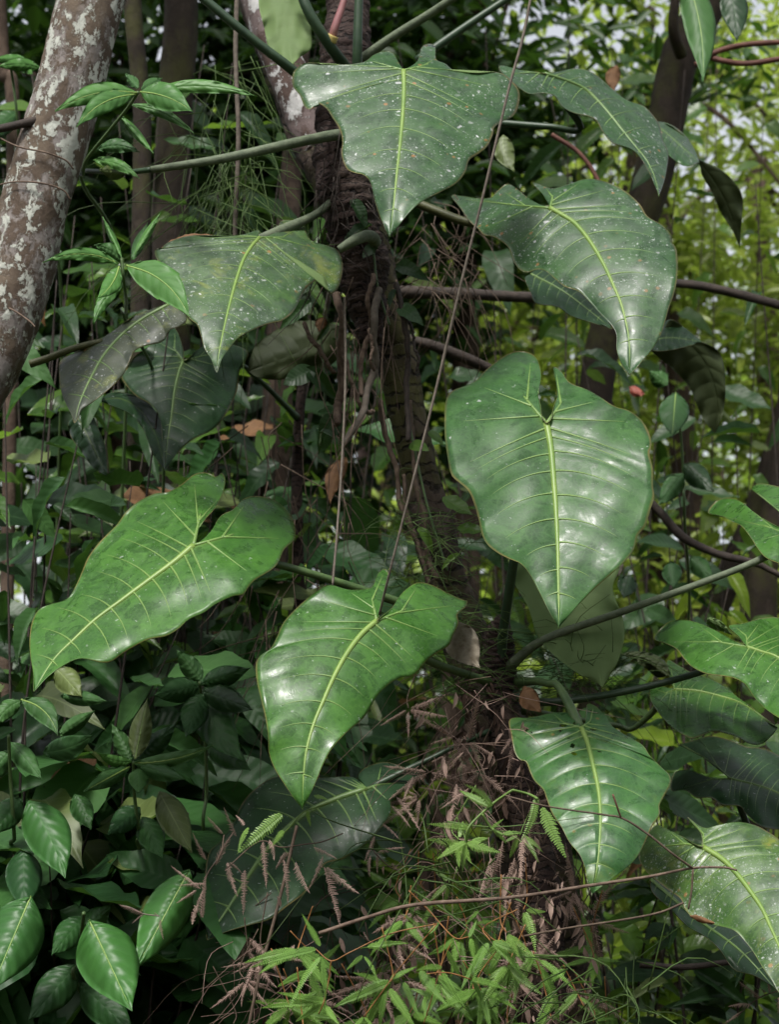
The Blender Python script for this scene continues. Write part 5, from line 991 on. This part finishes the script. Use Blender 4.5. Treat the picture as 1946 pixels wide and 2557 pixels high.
PIN = {'fern': [pinna_mesh('fern', 30, w, a, 0.25, s, i) for i, (w, a, s) in enumerate(((.26, .15, 0), (.24, .3, .1), (.28, .1, -.1), (.22, .4, .06)))],
       'fern_young': [pinna_mesh('fern_young', 22, w, a, 0.3, s, i + 9) for i, (w, a, s) in enumerate(((.30, .25, 0), (.28, .4, .15), (.32, .2, -.15)))],
       'dead': [pinna_mesh('dead', 26, w, a, 1.6, s, i + 19, True) for i, (w, a, s) in enumerate(((.24, .12, .05), (.21, .2, .12), (.26, .08, -.12)))]}
def pinna(parent, kind, b3, t3, rg, nrm=None):
    d = np.asarray(t3) - np.asarray(b3); L = float(np.linalg.norm(d))
    if nrm is None: nrm = (rg.gauss(0, .35), -1.0 + rg.gauss(0, .3), 0.4)
    return place('pinna', rg.choice(PIN[kind]), parent, frame(d, nrm, L, b3))
def fern(label, forks, y, kind='fern', rmat='stem_orange', group='ferns at the foot of the host trunk', rr=0.0012, seed=1, root=None):
    """forks: list of (rachis pixel polyline, [(base, tip), ...]) in Q-window or V pixels"""
    rg = random.Random(seed); first = forks[0][1][0]; b = P(*W(forks[0][0], [first])[0], y)
    if root is None: root = gp(W(forks[0][0], [first])[0][0], y + 0.25)
    o = empty('fern', root, label, 'fern', group)
    for win, rach, pins, yy in forks:
        y_ = y + yy; p_ = pxpath(win, [(a, b_, y_ + 0.01 * math.sin(i * 2.1)) for i, (a, b_) in enumerate(rach)], y_, 5 * len(rach) + 6)
        tube('rachis', p_, rr, M[rmat], o, 5)
        for (bx, by), (tx, ty) in pins:
            (u0, v0), (u1, v1) = W(win, [(bx, by), (tx, ty)])
            pinna(o, kind, P(u0, v0, y_), P(u1, v1, y_ + rg.uniform(-0.06, 0.03)), rg)
    return o
fern('green fern with orange stalks, five broad fronds, bottom centre-left', [
  ('Q', [(1180, 640), (900, 700), (660, 810), (545, 862), (450, 790)], [((455, 792), (85, 855)), ((480, 775), (375, 580)), ((480, 840), (240, 1075)), ((490, 850), (515, 1090)), ((720, 790), (860, 735)), ((735, 830), (625, 920)), ((745, 835), (860, 945)), ((760, 780), (1000, 720))], 0.0),
  ('Q', [(545, 862), (530, 980), (500, 1110), (470, 1180)], [((505, 1105), (240, 1060)), ((490, 1120), (310, 1245)), ((512, 1130), (575, 1250)), ((520, 1100), (140, 1130))], 0.02),
  ('Q', [(1180, 640), (960, 900), (900, 980), (740, 1200)], [((900, 985), (555, 1135)), ((905, 985), (800, 1140)), ((900, 970), (1060, 880)), ((740, 1200), (640, 1300)), ((745, 1200), (860, 1290))], 0.03)], 3.62, seed=3)
fern('green fern right of the broad fronds with drooping pinnae', [
  ('Q', [(1010, 440), (1140, 570), (1280, 720), (1370, 720)], [((1110, 690), (1000, 580)), ((1120, 690), (1130, 590)), ((1130, 700), (1215, 620)), ((1285, 725), (1210, 800)), ((1240, 800), (1330, 980)), ((1370, 720), (1430, 620)), ((1380, 730), (1400, 830))], 0.0),
  ('Q', [(1280, 720), (1210, 880), (1150, 1080), (1100, 1240)], [((1210, 900), (1060, 890)), ((1080, 920), (1210, 1130)), ((1150, 1080), (1020, 1010)), ((980, 990), (1080, 1190)), ((1210, 920), (1280, 1110)), ((1130, 1150), (1220, 1220)), ((1110, 1080), (1100, 1200))], 0.03),
  ('Q', [(1120, 940), (1220, 932), (1300, 945), (1385, 975)], [((1385, 975), (1580, 990)), ((1390, 980), (1490, 1100)), ((1388, 970), (1380, 900))], -0.02)], 3.66, seed=4)
fern('green hanging fern at the bottom, right of centre', [
  ('Q', [(1420, 640), (1500, 720), (1560, 760), (1620, 820)], [((1600, 740), (1480, 950)), ((1640, 820), (1600, 1040)), ((1560, 760), (1420, 860)), ((1660, 880), (1680, 1100)), ((1430, 560), (1360, 640)), ((1420, 640), (1500, 600))], 0.0),
  ('V', [(1150, 2050), (1170, 2110), (1190, 2200)], [((1150, 2060), (1090, 2180)), ((1170, 2090), (1230, 2200)), ((1190, 2140), (1160, 2260)), ((1165, 2070), (1240, 2110))], 0.06)], 3.78, seed=5)
fern('young yellow-green fern with a curled stalk between the centre and pleated leaves', [
  ('V', [(1105, 1703), (1060, 1735), (1012, 1782), (1005, 1815)], [((1060, 1738), (985, 1700)), ((1062, 1736), (1022, 1676)), ((1005, 1815), (945, 1845)), ((1005, 1815), (992, 1862)), ((1008, 1815), (1065, 1842)), ((1012, 1785), (940, 1778))], 0.0),
  ('V', [(1105, 1703), (1140, 1712), (1160, 1722)], [((1158, 1720), (1155, 1812)), ((1170, 1740), (1215, 1850))], -0.02),
  ('V', [(1040, 1755), (1060, 1785), (1085, 1800)], [((1085, 1798), (1130, 1790)), ((1065, 1788), (1100, 1818)), ((1060, 1785), (1085, 1768))], 0.0)], 3.55, 'fern_young', 'stem_green', rr=0.0024, seed=6)
fern('bright fern frond in front of the big dark leaf', [
  ('H', [(1010, 410), (900, 450), (800, 490), (700, 600), (600, 690)], [((650, 500), (330, 755)), ((830, 470), (860, 605)), ((660, 620), (600, 700)), ((400, 600), (300, 725)), ((880, 370), (1000, 375))], 0.0)], 3.66, 'fern_young', 'stem_green', seed=7)
fern('small green fern on the bank under the forked twig', [
  ('V', [(1215, 2080), (1235, 2120), (1260, 2170)], [((1220, 2090), (1160, 2130)), ((1235, 2120), (1300, 2100)), ((1250, 2150), (1310, 2180)), ((1245, 2140), (1190, 2200))], 0.0)], 3.9, seed=8)
# dead fronds, one comb per frond
fern('dead brown fern hanging in front of the big dark leaf', [
  ('H', [(1090, 640), (940, 700), (800, 720), (640, 740), (480, 700), (240, 900)], [((955, 885), (1075, 1295)), ((975, 885), (1185, 1092)), ((945, 805), (860, 1040)), ((750, 850), (835, 1060)), ((660, 830), (715, 1150)), ((510, 700), (545, 1035)), ((380, 905), (385, 1240)), ((255, 850), (300, 1105)), ((270, 850), (380, 920)), ((560, 690), (640, 790)), ((700, 780), (580, 900)), ((880, 740), (1040, 800))], 0.0),
  ('H', [(60, 1250), (100, 960), (200, 800), (230, 650)], [((170, 870), (240, 640)), ((220, 640), (115, 520)), ((320, 660), (235, 485)), ((375, 580), (325, 490)), ((100, 830), (0, 680)), ((75, 1250), (100, 950)), ((100, 1000), (-60, 1010)), ((0, 1300), (60, 1020)), ((60, 1040), (-150, 880)), ((30, 1050), (-120, 1150))], -0.03)], 3.72, 'dead', 'stem_brown', 'dead fern fronds', seed=11)
fern('dead grey-brown fern hanging under the young fern', [
  ('H', [(1680, 700), (1500, 900), (1340, 800), (1290, 700)], [((1320, 660), (1250, 840)), ((1290, 800), (1270, 945)), ((1345, 790), (1320, 935)), ((1480, 380), (1640, 560)), ((1600, 230), (1540, 390)), ((1440, 440), (1580, 540)), ((1570, 520), (1550, 610)), ((1380, 570), (1520, 650)), ((1340, 780), (1500, 700)), ((1440, 860), (1520, 960)), ((1240, 1350), (1270, 1420)), ((1390, 1290), (1340, 1360)), ((1420, 1230), (1460, 1370))], 0.0),
  ('V', [(1100, 1790), (1060, 1860), (1020, 1900)], [((1085, 1820), (1050, 1940)), ((1110, 1850), (1075, 1960)), ((1130, 1800), (1110, 1900)), ((1060, 1850), (1030, 1930)), ((1090, 1900), (1100, 1990)), ((985, 1690), (970, 1780)), ((1010, 1700), (960, 1740)), ((960, 1780), (990, 1850))], 0.05)], 3.85, 'dead', 'stem_brown', 'dead fern fronds', seed=12)
fern('pale dead frond tip standing at the lower left', [
  ('Z', [(680, 1075), (610, 1065), (560, 1040), (520, 1030)], [((610, 1065), (515, 1030)), ((612, 1068), (560, 1100)), ((660, 1060), (690, 1080)), ((685, 1090), (690, 1180))], 0.0)], 3.75, 'dead', 'stem_pale', 'dead fern fronds', seed=13)
fern('brown dead fern in the bottom right corner', [
  ('V', [(1700, 2130), (1640, 2150), (1590, 2190)], [((1640, 2150), (1600, 2120)), ((1620, 2165), (1570, 2160)), ((1660, 2140), (1650, 2080)), ((1600, 2180), (1560, 2215)), ((1680, 2150), (1690, 2220))], 0.0)], 4.1, 'dead', 'stem_brown', 'dead fern fronds', seed=14)
rg_ = random.Random(21)
def scatter_forks(u0, u1, v0, v1, n, plen=95):
    out = []
    for i in range(n):
        u, v = rg_.uniform(u0, u1), rg_.uniform(v0, v1); pins = []
        for k in range(rg_.choice((3, 4, 4, 5))):
            a = rg_.uniform(0.15, math.pi - 0.15) if rg_.random() < 0.75 else rg_.uniform(0, 6.28); L = plen * rg_.uniform(0.6, 1.2)
            pins.append(((u + 6 * math.cos(a), v + 6 * math.sin(a)), (u + L * math.cos(a), v + L * math.sin(a))))
        out.append(('V', [(u + rg_.uniform(-60, 60), v - rg_.uniform(60, 130)), (u + rg_.uniform(-15, 15), v - 30), (u, v)], pins, rg_.uniform(0, 0.22)))
    return out
fern('low green fern mass along the bottom edge, left of centre', scatter_forks(600, 860, 2040, 2220, 7, 105), 3.72, seed=31)
fern('low green fern mass along the bottom edge, in the centre', scatter_forks(850, 1080, 1960, 2190, 9, 105), 3.74, seed=32)
fern('shaded green fern higher up behind the dead fronds', scatter_forks(860, 1120, 1850, 2000, 8, 80), 3.95, seed=33)
fern('shaded green fern beside the climber stem at the bottom', scatter_forks(1090, 1330, 1990, 2220, 7, 80), 3.98, seed=34)
fern('dead brown fern hanging from the host trunk above the young fern', scatter_forks(880, 1150, 1500, 1800, 14, 95), 4.0, 'dead', 'stem_brown', 'dead fern fronds', seed=35)
fern('dead brown fern along the climber stem at lower right', scatter_forks(1080, 1280, 1780, 2180, 13, 105), 4.0, 'dead', 'stem_brown', 'dead fern fronds', seed=36)
fern('dead brown fern along the bottom edge at the left', scatter_forks(500, 900, 1960, 2210, 14, 85), 3.86, 'dead', 'stem_brown', 'dead fern fronds', seed=37)

# ------------------------------------------------------------------ tangles: grass, dry litter
def strands(name, label, cat, mat, boxes, n, length, r, y0, y1, hang=0.8, spread=0.6, seed=0, kind='stuff'):
    rg = np.random.default_rng(seed); parts = []
    for k in range(n):
        u0, u1, v0, v1 = boxes[rg.integers(len(boxes))]; b = P(rg.uniform(u0, u1), rg.uniform(v0, v1), rg.uniform(y0, y1)); L = length * rg.uniform(0.4, 1.3)
        d = np.array([rg.normal(0, spread), rg.normal(0, spread * 0.5) - 0.1, -hang + rg.normal(0, 0.35)]); d /= np.linalg.norm(d)
        m_ = b + d * L * 0.5 + rg.normal(size=3) * L * 0.10; e = b + d * L + np.array([0, 0, -0.15 * L]) + rg.normal(size=3) * L * 0.12
        parts.append(tube_geo(catmull([b, m_, e], 8), np.linspace(r, r * 0.35, 8), 3))
    v, f = join_geo(parts); o = put(name, v, f, M[mat]); return tag(o, label, cat, None, kind)
strands('dead_litter', 'tangle of dead brown stalks and litter round the foot of the host trunk', 'litter', 'dead_dark', [(900, 1160, 1460, 1900), (1100, 1280, 1700, 2200), (620, 1000, 1900, 2200)], 150, 0.16, 0.0013, 4.0, 4.22, 0.9, 0.5, 1)
strands('dry_grass', 'dry straw-coloured stalks caught on the host trunk', 'grass', 'dead', [(920, 1140, 1440, 1700), (880, 1100, 1650, 2100), (500, 800, 2000, 2200)], 110, 0.2, 0.0010, 3.85, 4.1, 0.5, 0.9, 2)
strands('trunk_grass', 'fine green grass growing on the host trunk above the centre leaf', 'grass', 'grass', [(860, 1010, 1100, 1330), (960, 1100, 1330, 1500), (1180, 1330, 1400, 1500)], 340, 0.16, 0.0011, 4.05, 4.22, -0.1, 1.0, 3)
strands('hanging_grass', 'thin green grass blades beside the pale dead stem at upper left', 'grass', 'grass', [(400, 560, 120, 460), (440, 560, 320, 520)], 130, 0.30, 0.0014, 4.25, 4.5, 0.7, 0.5, 4)
strands('bank_grass', 'long grass blades among the ferns', 'grass', 'grass', [(850, 1100, 1750, 1950), (1150, 1400, 2050, 2200)], 60, 0.26, 0.0020, 3.7, 3.95, 0.2, 1.0, 5)
strands('fine_twigs', 'fine bare twigs hanging behind the roots and centre leaf', 'twig', 'stem_brown', [(500, 760, 900, 1300), (560, 700, 1300, 1500), (900, 1040, 420, 640)], 130, 0.25, 0.0016, 4.3, 4.8, 0.8, 0.5, 6)
# floor litter and low ground cover on the bank
def floor_cover(name, label, cat, mat, n, x0, x1, y0, y1, size, zoff, seed):
    rg = np.random.default_rng(seed); x = rg.uniform(x0, x1, n); y = rg.uniform(y0, y1, n); z = gz(x, y) + np.abs(rg.normal(0, zoff, n)) + 0.01
    a, nr = leaf_dirs(n, 0.2); o = leaf_cloud(name, np.stack([x, y, z], 1), a, nr, size * (0.6 + 0.8 * rg.random(n)), M[mat]); return tag(o, label, cat, None, 'stuff')
floor_cover('leaf_litter', 'brown leaf litter covering the forest floor', 'leaf litter', 'dead_leaf', 5000, -5, 5, 2.6, 16, 0.09, 0.02, 1)
floor_cover('ground_cover', 'low green plants covering the forest floor', 'ground cover', 'shrub_mid', 9000, -6, 6, 4.0, 18, 0.10, 0.16, 2)

strands('root_fibres', 'shaggy brown fibres and fine roots hanging down the host trunk', 'root', 'root', [(690, 860, 560, 760), (700, 800, 700, 950)], 36, 0.2, 0.0018, 4.05, 4.24, 1.2, 0.22, 7)
strands('fine_roots', 'thin dark roots matted on the ringed stem behind the top leaf', 'root', 'stem_dark', [(680, 800, 250, 560)], 50, 0.16, 0.0016, 4.08, 4.16, 1.0, 0.4, 8)

def litter_mat(name, label, mat, boxes, n, size, y0, y1, seed):
    rg = np.random.default_rng(seed); ps = []
    for k in range(n):
        u0, u1, v0, v1 = boxes[rg.integers(len(boxes))]; ps.append(P(rg.uniform(u0, u1), rg.uniform(v0, v1), rg.uniform(y0, y1)))
    az = rg.uniform(0, 6.3, n); a = np.stack([np.cos(az) * 0.6, np.sin(az) * 0.4, -1.2 + rg.normal(0, 0.5, n)], 1); nr = np.stack([rg.normal(0, 0.6, n), -1 + rg.normal(0, 0.4, n), rg.normal(0.3, 0.4, n)], 1)
    tag(leaf_cloud(name, np.array(ps), a, nr, size * (0.4 + rg.random(n)), M[mat], wid=0.3), label, 'leaf litter', None, 'stuff')
litter_mat('dead_leaf_mat', 'dark brown dead leaves matted on the foot of the host trunk', 'dead_dark', [(980, 1110, 1460, 1700), (1060, 1190, 1650, 2210), (560, 1000, 2020, 2210)], 260, 0.03, 4.05, 4.24, 3)
litter_mat('pale_dead_scraps', 'scattered pale brown scraps of dead frond among the ferns', 'dead', [(900, 1150, 1480, 1800), (560, 1150, 1850, 2210), (1080, 1280, 1800, 2200)], 160, 0.03, 3.85, 4.15, 4)

def trunk_climber(label, pts, y, n, ln, mat, width=0.6, seed=0):
    rg = random.Random(seed); p_ = pxpath('V', pts, y, 40); o = empty('small_climber', p_[-1], label, 'climbing plant', 'small climbers on the host trunk')
    tube('stem', p_, 0.0025, M['petiole'], o, 6)
    for i in range(n):
        q = p_[int((i + rg.random()) / n * 39)]; a = rg.uniform(0, 6.28); ax = (math.cos(a), -0.25, math.sin(a) * 0.5 - 0.6)
        place('leaf', rg.choice(bank(mat, width)), o, frame(ax, (rg.gauss(0, .4), -1, 0.5 + rg.gauss(0, .3)), ln * rg.uniform(0.6, 1.3), q + np.array([rg.uniform(-.05, .05), -0.02, rg.uniform(-.03, .03)])))
trunk_climber('small dark climber with heart leaves on the host trunk behind the top leaf tip', [(760, 430), (800, 520), (815, 620), (840, 700)], 4.12, 6, 0.07, 'shrub_dark', 0.6, 1)
trunk_climber('small climber with mid-green leaves low on the host trunk', [(880, 900), (905, 1020), (930, 1120), (965, 1230)], 4.16, 6, 0.06, 'shrub_mid', 0.55, 2)
trunk_climber('small climber with dull leaves left of the hanging roots', [(660, 620), (690, 720), (700, 850), (690, 960)], 4.25, 9, 0.075, 'shrub_dark', 0.5, 3)
fern('young bright fern rising behind the forked twig in the centre', scatter_forks(900, 1130, 1800, 1930, 4, 65), 3.8, 'fern_young', 'stem_green', seed=41)
fern('bright fern among dead fronds, bottom centre-right', scatter_forks(1000, 1150, 1950, 2120, 4, 75), 3.7, 'fern_young', 'stem_orange', seed=42)
